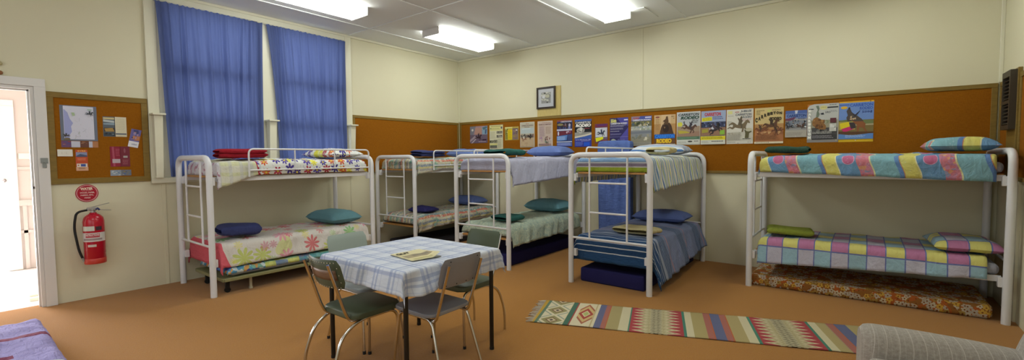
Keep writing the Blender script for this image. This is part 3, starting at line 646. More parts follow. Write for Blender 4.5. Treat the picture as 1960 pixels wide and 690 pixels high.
PT = [(.318, .78, 2.124, 1.788, '#8a7c88', p1, 'landscape rodeo photo poster in dusky pink and blue, nearest the room corner'),
 (.837, 1.173, 2.125, 1.66, '#d9d6b8', p2, 'cream newsletter page with small grey pictures, second from the corner'),
 (1.224, 1.548, 2.071, 1.824, '#c8b860', p3, 'small landscape yellow leaflet pinned on the felt between taller sheets'),
 (1.584, 1.909, 2.141, 1.68, '#cfcab6', p4, 'poster with pale sky and horses galloping on sand under a dark red title'),
 (1.978, 2.296, 2.139, 1.673, '#d6cab6', p5, 'pinkish beige poster with a maroon title line and dense small text'),
 (2.388, 2.691, 2.135, 1.674, '#4c5c9c', p6, 'blue and dark red poster with white bands, left of the black and blue one'),
 (2.742, 3.058, 2.124, 1.666, '#3a4aa0', p7, 'black and blue poster with large white slanted CARRIETON RODEO title'),
 (3.121, 3.35, 2.034, 1.715, '#6d3b4c', p8, 'small maroon bordered poster with a yellow tag, left of the blue screen'),
 (3.386, 3.697, 2.112, 1.66, '#2c2860', p9, 'dark purple poster headed 55th with white lines, partly behind the blue screen'),
 (3.749, 4.074, 2.115, 1.661, '#9a9a94', p10, 'grey faded poster with a purple top and crowd scene, right of the blue screen'),
 (4.112, 4.431, 2.113, 1.665, '#b48a54', p11, 'brown poster of a rider with blue CARRIETON and yellow RODEO lettering'),
 (4.449, 4.779, 2.134, 1.66, '#d2d2c8', p12, 'pale grey poster with dark green slanted title and a bucking horse'),
 (4.79, 5.113, 2.126, 1.66, '#c8ccd0', p13, 'poster with red CARRIETON title, crowd and a bright yellow band at the bottom'),
 (5.123, 5.451, 2.124, 1.658, '#d2cfc4', p14, 'white poster headed JUBILEE CARRIETON RODEO with a sepia bucking horse'),
 (5.469, 5.799, 2.121, 1.65, '#cbb57c', p15, 'tan poster with curved dark CARRIETON lettering above galloping horses'),
 (5.819, 6.050, 2.062, 1.725, '#9c9a98', p16, 'small blue topped poster right of the tan curved-title one'),
 (6.054, 6.37, 2.124, 1.654, '#b9bab6', p17, 'grey poster with a brown bull and white letters running down its left side'),
 (6.373, 6.70, 2.131, 1.651, '#6c8cc8', p18, 'blue CARRIETON RODEO poster with yellow top and bottom bars, rightmost of the row')]
for a, b, z1, z0, c, fn, lab in PT: poster(a, b, z1, z0, c, lab, fn)

# framed picture on a pine board above the posters
mb = MB(); mb.box(1.975, 2.462, -.018, 0, 2.222, 2.735, bev=.002)
for x, z in ((2.18, 2.29), (2.28, 2.285), (2.39, 2.30)): mb.tube([(x, -.018, z), (x, -.0195, z)], .006, 8)
tag(mb.build('pine_board', M['pine']), 'pale pine board fixed to the back wall behind the small framed picture', 'board')
r = empty('framed_picture', (2.17, -.0186, 2.545)); tag(r, 'small black framed picture hanging on the pine board above the posters', 'picture')
mb = MB(); a, b = .195, .19
for q in ((-a, -a+.03, -b, b), (a-.03, a, -b, b), (-a+.03, a-.03, b-.03, b), (-a+.03, a-.03, -b, -b+.03)): mb.box(q[0], q[1], -.025, 0, q[2], q[3], bev=.003)
mb.build('frame', M['dark_frame'], r)
s = Sheet(.33, .32, '#b9bbc0', .004)
s.rect(.2, .2, .8, .8, '#8d8e8c'); s.blobs(.2, .2, .8, .8, 26, ['#6d6e6a', '#a9aaa2', '#c4c4b8', '#77786f', '#54554f'], 4, .07); s.ell(.36, .45, .1, .1, '#c6c7c8'); s.ell(.6, .42, .14, .1, '#b5b59f')
o = s.build('print', (0, 0, 0), 'y'); o.parent = r; o.location = (-.165, -.006, .16)

# sheets on the left pinboard
def lsheet(y0, y1, z1, z0, col, label, fn, cat, name, rot=0, x=.0125):
    s = Sheet(y1-y0, z1-z0, col); fn(s); o = s.build(name, (x, y0, z1), 'x', rot); tag(o, label, cat); return o
def mp(s):
    s.rect(.0, 0, .09, 1, '#6c7484'); s.rect(.91, 0, 1, 1, '#6c7484'); s.rect(.09, .02, .91, .96, '#d3d4e4')
    s.poly([(.12, .12), (.2, .2), (.26, .38), (.34, .5), (.28, .6), (.3, .74), (.22, .86), (.24, .96), (.1, .96), (.1, .12)], '#9fa6d6'); rnd = random.Random(5)
    for i in range(26):
        x = rnd.uniform(.32, .88); y = rnd.uniform(.05, .9); a = rnd.uniform(0, 3.14); L = rnd.uniform(.06, .22)
        p = [(x, y), (x+L*cos(a)*.5, y+L*sin(a)*.5), (x+L*cos(a)*.5+.006, y+L*sin(a)*.5+.006), (x+.006, y+.006)]
        s.poly([(min(.9, max(.1, q[0])), min(.95, max(.03, q[1]))) for q in p], rnd.choice(['#a9abb8', '#b8b0b0', '#9ba892', '#8e90a0']))
    s.poly([(.3, .2), (.38, .2), (.4, .28), (.33, .3)], '#a8bd98'); s.rect(.74, .08, .86, .12, '#a9c0b4'); s.horse(.8, .22, .2, '#4a4f58', '#3a3f46'); s.horse(.14, .86, .16, '#4a4438', '#2e2c28', -1); s.ell(.16, .95, .08, .03, '#7c6c4c')
lsheet(-5.897, -5.610, 2.083, 1.712, '#6c7484', 'pale regional map poster with slate side borders pinned on the small board', mp, 'map', 'map_poster')
def st(s):
    s.rect(0, 0, .26, 1, '#6c4c74'); s.blobs(.02, .05, .24, .95, 8, ['#a83c50', '#3f5aa0', '#c8a080'], 3, .05); s.rect(.26, 0, .5, 1, '#c3c6d6'); s.rect(.5, 0, .74, 1, '#6a4438'); s.blobs(.52, .05, .72, .95, 8, ['#8a5c40', '#3c2c34', '#a87c60'], 4, .05); s.rect(.74, 0, .9, 1, '#c3c6d6'); s.rect(.84, 0, 1, 1, '#b07850')
lsheet(-5.897, -5.610, 1.707, 1.642, '#c3c6d6', 'narrow picture strip pinned directly under the map', st, 'leaflet', 'picture_strip')
def orl(s):
    s.rect(0, 0, 1, .8, '#c0502c'); s.text('EYRE', .2, .03, .85, .09, '#e8c060', .02); s.rect(.04, .12, .96, .32, '#8790b0'); s.poly([(.04, .3), (.4, .2), (.96, .27), (.96, .34), (.04, .34)], '#4a5674'); s.lines(.15, .4, .85, .52, 3, '#e09070', 3); s.rect(.06, .66, .94, .82, '#dcd8cc'); s.ell(.2, .74, .06, .03, '#b8503c'); s.rect(.4, .68, .8, .8, '#44589c'); s.rect(.0, .82, 1, 1, '#d8a888'); s.lines(.2, .85, .85, .95, 2, '#7a5040', 4)
lsheet(-5.795, -5.70, 1.617, 1.392, '#c0502c', 'orange tourist leaflet pinned below the map', orl, 'leaflet', 'leaflet')
def opn(s):
    s.rect(0, 0, .5, 1, '#5d6670'); s.rect(.02, .04, .49, .14, '#c8bc8c'); s.poly([(.02, .16), (.49, .2), (.49, .3), (.02, .26)], '#b9c2c4'); s.poly([(.02, .34), (.49, .3), (.49, .42), (.02, .4)], '#8b9fae'); s.rect(.03, .56, .48, .76, '#4a3c34'); s.poly([(.05, .6), (.4, .56), (.47, .74), (.1, .75)], '#a8884c'); s.rect(.02, .8, .49, .97, '#3c4650'); s.blobs(.04, .8, .47, .96, 6, ['#7a8a94', '#2c3038'], 4, .05)
    s.rect(.51, .0, 1, .98, '#d6cfb4'); s.lines(.55, .1, .95, .7, 7, '#c2ba9c', 3, .3); s.rect(.52, .82, .98, .9, '#6c7078'); s.rect(.495, 0, .51, 1, '#3c444c')
lsheet(-5.562, -5.362, 1.985, 1.765, '#d6cfb4', 'open brochure, one dark photo page and one cream page, pinned beside the map', opn, 'brochure', 'brochure')
def tl(s):
    s.rect(0, 0, 1, .68, '#6a64a0'); s.poly([(.2, .05), (.7, .03), (.8, .2), (.5, .3), (.3, .2)], '#424878'); s.poly([(.4, .4), (1, .34), (1, .6), (.5, .62)], '#b87850'); s.blobs(.1, .1, .9, .62, 12, ['#8d8cc4', '#3c3c6c', '#a08cb0', '#c0845c'], 5, .08); s.rect(0, .68, 1, 1, '#dcdce2'); s.text('outback', .3, .78, .85, .88, '#5c6c98', .01)
lsheet(-5.316, -5.225, 1.862, 1.655, '#dcdce2', 'tilted purple and white leaflet on the right side of the small pinboard', tl, 'leaflet', 'leaflet', rot=rad(-12))
def mr(s):
    s.rect(0, 0, .52, 1, '#8c2038'); s.poly([(.1, .02), (.2, .02), (.24, .98), (.14, .98)], '#a84c62'); s.rect(.1, .62, .5, .82, '#b7a8b0'); s.lines(.28, .12, .48, .5, 5, '#b05468', 4); s.poly([(.52, 0), (1, 0), (1, 1), (.52, 1)], '#742838'); s.ell(.74, .2, .05, .12, '#8c5460'); s.rect(.66, .46, .88, .56, '#a8a4a0'); s.lines(.62, .66, .92, .92, 4, '#9c5866', 4); s.rect(.51, 0, .525, 1, '#4c1420')
lsheet(-5.515, -5.345, 1.655, 1.43, '#8c2038', 'pair of glossy maroon leaflets side by side on the small pinboard', mr, 'leaflet', 'brochure')
def cd(s):
    s.rect(0, 0, .49, 1, '#8d9aa8'); s.blobs(.02, .1, .48, .9, 10, ['#b8a060', '#4c6a94', '#d0d4d4', '#6c7c54'], 4, .06); s.rect(.5, 0, 1, 1, '#6c7480'); s.blobs(.52, .1, .98, .9, 10, ['#3c4c60', '#c0b090', '#8c7c54', '#50689c'], 5, .06)
lsheet(-5.52, -5.34, 1.392, 1.328, '#c8c8c0', 'narrow panoramic picture cards pinned near the board bottom edge', cd, 'postcard', 'panoramic_card')
r = empty('light_switch', (.0126, -5.874, 1.582)); tag(r, 'white double light switch plate mounted on the small pinboard', 'light switch')
mb = MB(); mb.box(0, .012, -.058, .058, -.037, .037, bev=.004); mb.build('plate', M['white_plastic'], r)
for y in (-.018, .018):
    mb = MB(); mb.box(.012, .018, y-.008, y+.008, -.012, .012, bev=.002); mb.build('rocker', M['white_plastic'], r)

for z, c, lab_ in ((2.445, '#b0a67c', 'small pale round knob on the wall above the open doorway, higher of two'), (2.355, '#8c5c34', 'small brown round knob on the wall above the open doorway, lower of two')):
    mb = MB(); mb.lathe([(0, 0), (.012, 0), (.010, .012), (.02, .02), (.022, .03), (.014, .038), (0, .04)], 16); mb.xf(Matrix.Rotation(rad(90), 4, 'Y'))
    tag(mb.build('wall_ornament', plain('knob_%s' % c[1:], c, .5), None, (.0, -6.295, z)), lab_, 'ornament')
# WATER sign and fire extinguisher
s = Sheet(.185, .19, '#000000')
s.mb = MB(); s.lay = 0
n = 40; vs = [(.0925+.0925*cos(2*pi*k/n), -.095+.095*sin(2*pi*k/n), z) for z in (0, .003) for k in range(n)]
s.mb.add(vs, [list(range(n, 2*n))]+[[k, (k+1) % n, n+(k+1) % n, n+k] for k in range(n)], col=H('#a8142c'), smooth=False); s.lay = .003
s.ell(.5, .5, .46, .46, '#d8a0a4', 40); s.ell(.5, .5, .425, .425, '#a8142c', 40)
s.text('WATER', .22, .17, .76, .32, '#ecdcc8', .05); s.text('EXTINGUISHER', .3, .34, .7, .375, '#d89898', .01)
s.text('WOOD, PAPER,', .19, .43, .83, .52, '#ecd0c8', .03); s.text('FABRIC, ETC.', .22, .57, .79, .66, '#ecd0c8', .03); s.text('FIRES', .38, .72, .64, .8, '#e8bcb8', .03)
o = s.build('sign_disc', (.001, -5.812, 1.243), 'x'); tag(o, 'round red WATER fire sign above the fire extinguisher', 'sign')

root = empty('fire_extinguisher', (.125, -5.70, .40)); tag(root, 'red fire extinguisher with a black hose hanging on the wall below the round sign', 'fire extinguisher')
mb = MB(); R = .088
prof = [(0, .012), (.05, 0), (R-.006, 0), (R, .006), (R, .45), (R-.008, .49), (R-.03, .517), (.04, .53), (.03, .534), (.03, .545), (0, .545)]
mb.lathe(prof, 32); cyl = mb.build('cylinder', M['red_paint'], root)
mb = MB(); mb.lathe([(R+.0005, .0), (R+.002, .002), (R+.002, .055), (R+.0005, .057)], 32); mb.build('base_ring', plain('red_orange', '#c03a2c', .4), root)
lab = Sheet(1, 1)
mb = MB()
def bandf(z0, z1, a0, a1, col, rad_=R+.0012, n=14):
    vs = []; 
    for z in (z0, z1):
        for k in range(n+1):
            a = a0+(a1-a0)*k/n; vs.append((rad_*cos(a), rad_*sin(a), z))
    mb.add(vs, [[k, k+1, n+2+k, n+1+k] for k in range(n)], col=H(col))
bandf(.24, .335, -2.4, 1.1, '#d4d0cc'); bandf(.285, .325, -1.0, .35, '#b8424c', R+.0018); bandf(.255, .275, -1.3, .6, '#9c8c8c', R+.0018)
bandf(.355, .405, -1.35, -.1, '#cfd2c8'); bandf(.36, .40, .0, .6, '#403038'); bandf(.185, .21, -.8, .0, '#d0c4b8')
mb.build('label', M['ink'], root)
mb = MB()
def ctext(t, z0, z1, a0, a1, col, rad_):
    vs, fs = text_geo(t, .03)
    mb.add([(rad_*cos(a0+(a1-a0)*x), rad_*sin(a0+(a1-a0)*x), z0+(z1-z0)*y) for x, y in vs], fs, col=H(col))
ctext('INSTRUCTIONS', .30, .322, -.95, .3, '#e8dcd8', R+.003);
mb.build('label_lettering', M['ink'], root)
mb = MB(); mb.tube([(0, 0, .54), (0, 0, .575)], .022, 14); mb.box(-.02, .02, -.045, .03, .565, .6, bev=.005)
mb.lathe([(0, .0), (.016, 0), (.016, .012), (0, .012)], 14, loc=(.03, -.01, .57)); mb.build('valve', M['steel'], root)
mb = MB(); mb.box(-.01, .01, -.05, .14, 0, .006, mat=Matrix.Translation((0, 0, .60)) @ Matrix.Rotation(rad(14), 4, 'X')); mb.build('lever', M['steel'], root)
mb = MB(); mb.box(-.01, .01, .0, .15, 0, .006, mat=Matrix.Translation((0, 0, .575)) @ Matrix.Rotation(rad(-8), 4, 'X')); mb.build('handle', M['steel'], root)
mb = MB(); mb.tube([(.015, .02, .575), (.02, .035, .59), (.016, .05, .57)], .01, 10); mb.build('safety_tag', plain('tag_blue', '#28336c', .4), root)
mb = MB(); pts = fillet([(0, -.04, .575), (.0, -.13, .56), (.0, -.155, .40), (.0, -.125, .15), (.0, -.095, .05)], .09, 8); mb.tube(pts, .011, 10); mb.build('hose', M['black_rubber'], root)
mb = MB(); mb.tube([(.0, -.099, .07), (.0, -.088, .03)], .013, 10); mb.build('nozzle', M['grey_metal'], root)
mb = MB(); mb.box(-.124, -.086, -.03, .03, .3, .46, bev=.003); mb.build('wall_bracket', M['steel'], root)

# ================================================================== CLOTH BUILDERS
def drape(mb, u0, u1, v0, v1, z, hl, hr, hf, hh, r=.05, flare=.12, step=.028, wr=.012, hem=.02, seed=0, puff=.015, p=2.4, fe=None, kk=1.0):
    """cloth over a box top u0..u1, v0..v1: hangs on the left, right, foot (v0) and head (v1) sides.
    hl, hr: number or (at foot, at head)"""
    hl = hl if isinstance(hl, tuple) else (hl, hl); hr = hr if isinstance(hr, tuple) else (hr, hr)
    HL, HR = max(hl), max(hr); wu = u1-u0; wv = v1-v0
    na = max(8, int((wu+HL+HR)/step)); nb = max(8, int((wv+hf+hh)/step))
    fe = flare if fe is None else fe
    def edge(e, flare=flare):
        if e <= 0: return 0, 0
        if e < r*pi/2: return r*sin(e/r), r*(1-cos(e/r))
        k = e-r*pi/2; return r+flare*k, r+sqrt(1-flare*flare)*k
    sd = Vector((seed*3.7, seed*1.3, seed*.7))
    def fn(s, t):
        b = -hf+(wv+hf+hh)*t; tt = min(1, max(0, b/wv/kk))
        l = hl[0]+(hl[1]-hl[0])*tt; rgt = hr[0]+(hr[1]-hr[0])*tt
        a = -l+(wu+l+rgt)*s
        x = min(max(a, r), wu-r) if wu > 2*r else wu/2; y = min(max(b, r), wv-r)
        ex, dzx = edge(max(0, r-a) if a < r else max(0, a-(wu-r))); ey, dzy = edge(max(0, r-b) if b < r else max(0, b-(wv-r)), fe)
        sx = -1 if a < r else 1; sy = -1 if b < r else 1
        dz = (dzx**p+dzy**p)**(1/p)
        nz = noise.noise(Vector((a*2.6, b*2.6, 0))+sd); n2 = noise.noise(Vector((a*7, b*7, 3))+sd); n3 = noise.noise(Vector((a*3+b*11, b*3-a*4, 7))+sd)
        top = max(0, 1-dz/.06)
        zz = z-dz+top*(wr*(nz*1.0+n2*.8+n3*.7+.7)+puff*(1-abs(2*a/wu-1)**3)*(1-abs(2*b/wv-1)**6) if 0 <= a <= wu and 0 <= b <= wv else wr*nz*.3)
        hm = min(1, max(dzx, dzy)/.12)
        wob = hem*hm
        xx = x+sx*ex+(sx*wob*(noise.noise(Vector((b*6.5+dz*2, 1+dz*2, seed)))+.6*noise.noise(Vector((b*15+dz*7, 4+dz*2, seed)))) if dzx > 0 else 0)
        yy = y+sy*ey+(sy*min(wob, .02)*(noise.noise(Vector((a*7.5, 2, seed)))+.5*noise.noise(Vector((a*17, 5, seed)))) if dzy > 0 else 0)
        if dzx > 0 and dzy == 0: zz += hm*hem*.8*noise.noise(Vector((b*4.3, 9, seed)))
        return (u0+xx, v0+yy, zz), (a+l*0, b)
    mb.grid(fn, na, nb)

def pillow_mb(wd, ln, th, seed=0, n=22, nl=1.0):
    """pillow lying flat, centre at the origin, its underside near z=0"""
    mb = MB(); sd = Vector((seed*2.1, seed*.9, 1.7))
    for sgn in (1, -1):
        def fn(s, t):
            a, b = s*2-1, t*2-1
            prof = max(0, (1-abs(a)**3.4))**.42*max(0, (1-abs(b)**3.0))**.42
            pinch = 1-.07*(1-a*a)*(abs(b)**3) if True else 1
            x = a*wd/2*(1-.06*(1-b*b)*0+.0)*(1-.05*(1-abs(b)**2)*abs(a)**4); y = b*ln/2*(1-.07*(1-abs(a)**2)*abs(b)**4)
            nz = noise.noise(Vector((x*6, y*6, sgn))+sd)*.012+noise.noise(Vector((x*15, y*15, sgn))+sd)*.006
            up = .62 if sgn > 0 else .38
            z = th*.36+sgn*th*up*prof*(1+.0)+nz*prof*nl
            return (x, y, max(z, .0)), (x+.33+.02*seed, y+.3+.17*seed)
        mb.grid(fn, n, n, flip=(sgn < 0))
    return mb

def blanket_mb(wd, ln, th, layers=3, seed=0):
    """folded blanket: rounded layers with soft folds"""
    mb = MB(); rnd = random.Random(seed); h = th/layers
    for k in range(layers):
        ox, oy = rnd.uniform(-.006, .006), rnd.uniform(-.006, .006); w2, l2 = wd/2-rnd.uniform(0, .012), ln/2-rnd.uniform(0, .015)
        sd = Vector((seed+k*3.3, 2, 5))
        nU, nV = 20, 24; sec = []
        def fn(s, t):
            # wrap once round the cross-section (s), run along v (t)
            ang = s*2*pi; c, sn = cos(ang), sin(ang)
            ex = math.copysign(abs(c)**.45, c); ez = math.copysign(abs(sn)**.6, sn)
            b = t*2-1; endr = (1-abs(b)**10)**.5 if abs(b) < 1 else 0
            x = ex*w2*(1-.01*(1-endr)); y = b*l2
            sag = noise.noise(Vector((x*4, y*4, seed*.7)))*.014+noise.noise(Vector((x*9, y*9, seed*.3)))*.006
            return (ox+x+.008*noise.noise(Vector((y*8, 0, k+seed))), oy+y+.008*noise.noise(Vector((x*8, 3, k+seed))), h*(k+.5)+ez*h*(.64 if layers > 1 else .5)*(.35+.65*endr)*(1+.25*noise.noise(Vector((x*7, y*7, seed*1.9))))+sag+.006), (x+(.05*ez), y)
        mb.grid(fn, 40, nV)
    return mb

def mattress_mb(wd, ln, th, r=.03, seed=0, n=8):
    mb = MB(); bm = bmesh.new(); bmesh.ops.create_cube(bm, size=1)
    for v in bm.verts: v.co = Vector((v.co.x*wd, v.co.y*ln, (v.co.z+.5)*th))
    bmesh.ops.bevel(bm, geom=bm.edges[:], offset=r, segments=4, profile=.5, affect='EDGES')
    bmesh.ops.subdivide_edges(bm, edges=[e for e in bm.edges if e.calc_length() > .3], cuts=14, use_grid_fill=True)
    for v in bm.verts:
        nz = noise.noise(v.co*3+Vector((seed, 0, 0)))
        v.co.z = max(0, v.co.z+(nz*.008 if v.co.z > th*.5 else 0)); v.co.x += noise.noise(v.co*2.2+Vector((0, seed, 4)))*.006
    bm.verts.index_update(); vs = [v.co[:] for v in bm.verts]
    uv = [(p[0]+ (p[2] if abs(p[0]) > wd/2-.02 else 0), p[1]+(p[2] if abs(p[1]) > ln/2-.02 else 0)) for p in vs]
    mb.add(vs, [[v.index for v in f.verts] for f in bm.faces], 0, uv); bm.free()
    return mb

# ------------------------------------------------------------------ fabric patterns
def solid(hexa, hexb=None):
    def f(g, u, v):
        n, _ = g.noi(g.uv(), 5, 4); return g.mix(n, H(hexa), H(hexb or hexa))
    return f
cloth_mat('lavender', solid('#b2b3c8', '#abacc2')); cloth_mat('teal', solid('#6a97a2', '#5f8c98')); cloth_mat('pillow_blue', solid('#6274ac', '#596ca4'))
cloth_mat('pillow_bright_blue', solid('#6f84be', '#667bb6')); cloth_mat('navy_blanket', solid('#3d4576', '#353c6a'), .5); cloth_mat('indigo', solid('#2f2f68', '#29295c'))
cloth_mat('dark_green', solid('#2e4c40', '#274337'), .5); cloth_mat('teal_green', solid('#2c625c', '#275650'), .5); cloth_mat('cream_blanket', solid('#c2b88c', '#b3a97e'), .5)
cloth_mat('lime', solid('#8f9c3e', '#7f8c34'), .6); cloth_mat('red_blanket', solid('#a01c2c', '#8a1626'), .6); cloth_mat('navy_foam', solid('#25245a', '#201f50'), .12)
cloth_mat('coral', solid('#d86878', '#cc5a6c')); cloth_mat('grey_sheet', solid('#b4b6c4', '#a8aab8')); cloth_mat('white_sheet', solid('#c8c6c4', '#bfbdbc')); cloth_mat('screen_blue', solid('#5f76b4', '#566dac'))

def flowers(g, uv, scale, rad_, petals, cols, rnd=.55, thin=.5, centre=None, power=1, seed=0):
    """returns (mask, colour, centre mask) for flowers scattered on a jittered grid"""
    p = g.vm('SCALE', uv, scale); p = g.vm('ADD', p, (seed*5.3, seed*2.7, 0))
    sx = g.sep(p); p2 = g.com(sx[0], sx[1], 0)
    n = g.n.new('ShaderNodeTexVoronoi'); n.voronoi_dimensions = '2D'; g.put(n.inputs['Vector'], p2); n.inputs['Scale'].default_value = 1; n.inputs['Randomness'].default_value = rnd
    d = g.vm('SUBTRACT', p2, n.outputs['Position']); q = g.sep(d)
    r = g.vm('LENGTH', g.com(q[0], q[1], 0)); th = g.m('ARCTAN2', q[1], q[0])
    hue = g.sep(n.outputs['Color'])
    th = g.m('ADD', th, g.m('MULTIPLY', hue[2], 3))
    c = g.m('ABSOLUTE', g.m('COSINE', g.m('MULTIPLY', th, petals/2)))
    c = g.m('POWER', c, power)
    lim = g.m('MULTIPLY', g.m('MULTIPLY_ADD', c, 1-thin, thin), rad_)
    lim = g.m('MULTIPLY', lim, g.m('MULTIPLY_ADD', hue[1], .4, .75))
    mask = g.m('LESS_THAN', r, lim)
    k = len(cols); colr = g.ramp(hue[0], [(i/k, H(cc)) for i, cc in enumerate(cols)])
    cm = g.m('LESS_THAN', r, rad_*.22)
    return mask, colr, cm, r
def pat_daisy(g, u, v):
    wave, _ = g.noi(g.uv(), 5, 2); uvd = g.uv()
    b, _ = g.noi(g.uv(), 6.5, 1); base = g.mix(g.m('GREATER_THAN', b, .63), H('#dcdeda'), H('#dede70'))
    st_, _ = g.noi(g.vm('MULTIPLY', g.uv(), (2, 14, 1)), 3, 2); base = g.mix(g.m('GREATER_THAN', st_, .64), base, H('#c2c6cc'))
    m1, c1, cm, r = flowers(g, uvd, 8.2, .47, 7, ['#4b3e94', '#4b3e94', '#a83a4c', '#5a4a9c', '#c8603c', '#4b3e94', '#dcd850'], .45, .35)
    c = g.mix(m1, base, c1); return g.mix(cm, c, H('#d8c84c'))
cloth_mat('daisy_print', pat_daisy)
def pat_plaid_pale(g, u, v):
    a = g.m('FRACT', g.m('MULTIPLY', u, 9)); b = g.m('FRACT', g.m('MULTIPLY', v, 9))
    c = g.mix(g.m('MULTIPLY', g.m('LESS_THAN', a, .35), .5), H('#d2d2c2'), H('#c2c684')); return g.mix(g.m('MULTIPLY', g.m('LESS_THAN', b, .3), .45), c, H('#b9bcc4'))
def pat_bed1(g, u, v):
    """flowered duvet whose foot end shows the pale checked reverse"""
    a = pat_daisy(g, u, v); b = pat_plaid_pale(g, u, v)
    k = g.m('ADD', v, g.m('MULTIPLY', u, -.12)); c = g.mix(g.m('LESS_THAN', k, .30), a, b)
    e = g.m('COMPARE', k, .30, .006); c = g.mix(e, c, H('#a83040'))
    s_, _ = g.noi(g.uv(), 11, 2); w_ = g.m('LESS_THAN', v, .02); c2 = g.mix(g.m('GREATER_THAN', s_, .6), H('#d4d2da'), H('#b88ca0'))
    return g.mix(w_, c, c2)
cloth_mat('daisy_duvet', pat_bed1)
def pat_big(g, u, v):
    n, _ = g.noi(g.uv(), 3, 3); c = g.mix(n, H('#d6d2cc'), H('#ccc8c4'))
    b, _ = g.noi(g.uv(), 2.2, 1); c = g.mix(g.m('MULTIPLY', g.m('GREATER_THAN', b, .64), .6), c, H('#c8ce6a'))
    m1, c1, cm, r = flowers(g, g.uv(), 3.3, .36, 9, ['#7ab874', '#d07a8c', '#cc6068', '#b8c45c', '#d893a8'], .8, .12, power=.7)
    c = g.mix(g.m('MULTIPLY', m1, .85), c, c1)
    m2, c2, cm2, r2 = flowers(g, g.uv(), 5.2, .28, 8, ['#cc5c66', '#d8d070', '#a8c88c', '#c87890', '#d6d2cc'], .9, .12, power=.7, seed=2)
    c = g.mix(g.m('MULTIPLY', m2, .6), c, c2)
    k = g.m('SUBTRACT', v, g.m('MULTIPLY', g.m('MAXIMUM', g.m('SUBTRACT', u, .95), 0), .35)); return g.mix(g.m('LESS_THAN', k, .03), c, H('#d2606e'))
cloth_mat('pastel_flower_duvet', pat_big, .5)
def pat_trundle(g, u, v):
    s = g.vm('SCALE', g.uv(), 7); n = g.n.new('ShaderNodeTexVoronoi'); n.distance = 'CHEBYCHEV'; g.put(n.inputs['Vector'], s); n.inputs['Scale'].default_value = 1; n.inputs['Randomness'].default_value = .25
    q = g.sep(n.outputs['Color'])
    c1 = g.ramp(q[0], [(0, H('#6cb0b0')), (.25, H('#c6cc5c')), (.45, H('#7888a8')), (.65, H('#9cc890')), (.85, H('#4f9cb8'))])
    s2 = g.vm('SCALE', g.uv(), 24); q2 = g.sep(g.vor(s2, 1)[1]); c2 = g.ramp(q2[0], [(0, H('#5c9cc4')), (.3, H('#c8d8dc')), (.5, H('#4c5cac')), (.7, H('#d0a060')), (.85, H('#7cb0a0'))])
    f, _ = g.noi(g.uv(), 8, 2); return g.mix(g.m('LESS_THAN', v, .4), g.mix(.15, c1, c2), c2)
cloth_mat('patchwork_blue', pat_trundle)
def pat_b2(g, u, v):
    f, _ = g.noi(g.uv(), 3, 2); k = g.m('FRACT', g.m('MULTIPLY', g.m('ADD', u, g.m('MULTIPLY', f, .06)), 2.6))
    c = g.ramp(k, [(0, H('#8fa0a8')), (.1, H('#cfc9a4')), (.2, H('#b5b0b4')), (.3, H('#7c9498')), (.38, H('#c87868')), (.46, H('#d0ccb8')), (.56, H('#8c98a8')), (.66, H('#c9c08c')), (.74, H('#a8a4a4')), (.84, H('#d6d0bc')), (.93, H('#80908c'))])
    n, _ = g.noi(g.uv(), 26, 2, .6, 1.5); c = g.mix(g.m('GREATER_THAN', n, .58), c, H('#d0cbb4'))
    n2, _ = g.noi(g.uv(), 7, 3, .6, 1.2); c = g.mix(g.m('MULTIPLY', g.m('GREATER_THAN', n2, .6), .7), c, H('#7ab0a0'))
    n3, _ = g.noi(g.vm('ADD', g.uv(), (4, 9, 0)), 6, 3, .6, 1.2); return g.mix(g.m('MULTIPLY', g.m('GREATER_THAN', n3, .64), .6), c, H('#c2a848'))
cloth_mat('pastel_stripe', pat_b2)
def pat_mint(g, u, v):
    n, _ = g.noi(g.uv(), 14, 3, .6, 2.5); c = g.mix(g.m('MULTIPLY_ADD', n, 3, -1, clamp=True), H('#8ca8a4'), H('#c9d4bc'))
    n2, _ = g.noi(g.uv(), 5, 2); return g.mix(g.m('MULTIPLY', n2, .25), c, H('#c4bf9c'))
cloth_mat('mint_print', pat_mint, .5)
def stripes(seq, per, axis=0, warp=.0):
    def f(g, u, v):
        a = (u, v)[axis]
        if warp:
            n, _ = g.noi(g.uv(), 2.5, 2); a = g.m('ADD', a, g.m('MULTIPLY', n, warp))
        k = g.m('FRACT', g.m('MULTIPLY', g.m('ADD', a, 5), 1/per)); return g.ramp(k, [(p, H(c)) for p, c in seq])
    return f
SEQ4 = [(0, '#9cb03c'), (.12, '#c8c8c4'), (.16, '#9aa838'), (.24, '#4c6c94'), (.30, '#d2d0c8'), (.36, '#8c9cb8'), (.44, '#c2b868'), (.50, '#d4d4d0'), (.56, '#5c7ca8'), (.63, '#b0b8bc'), (.69, '#8a7c90'), (.75, '#cfd0c8'), (.80, '#a2b444'), (.90, '#7c98b4'), (.95, '#d0ccc0')]
cloth_mat('lime_blue_stripe', stripes(SEQ4, .42, 0, .02))
def pat_b4t(g, u, v):
    # foot end: bands across the bed; rest: stripes running along it
    a = stripes([(0, '#d6d2ca'), (.07, '#6c8cb4'), (.16, '#d0d4d4'), (.24, '#a8b860'), (.30, '#d8d6cc'), (.40, '#8ca8cc'), (.48, '#d2cc90'), (.55, '#dad8d2'), (.64, '#5c7cac'), (.70, '#c4ccd0'), (.79, '#a4b07c'), (.84, '#a0b4cc'), (.93, '#d6d2c2')], .30, 1, .015)(g, u, v)
    k = g.m('ADD', v, 0)
    b = g.ramp(g.m('MULTIPLY_ADD', k, 2.5, .625), [(0, H('#41618a')), (.16, H('#c8c4b0')), (.19, H('#8fa034')), (.28, H('#c9c0c4')), (.31, H('#95a838')), (.45, H('#c8c8c8')), (.48, H('#8c8094')), (.56, H('#c8ccd2')), (.60, H('#7c9cc0')), (.72, H('#c9ccc8')), (.78, H('#8ca4bc'))])
    return g.mix(g.m('LESS_THAN', v, .10), a, b)
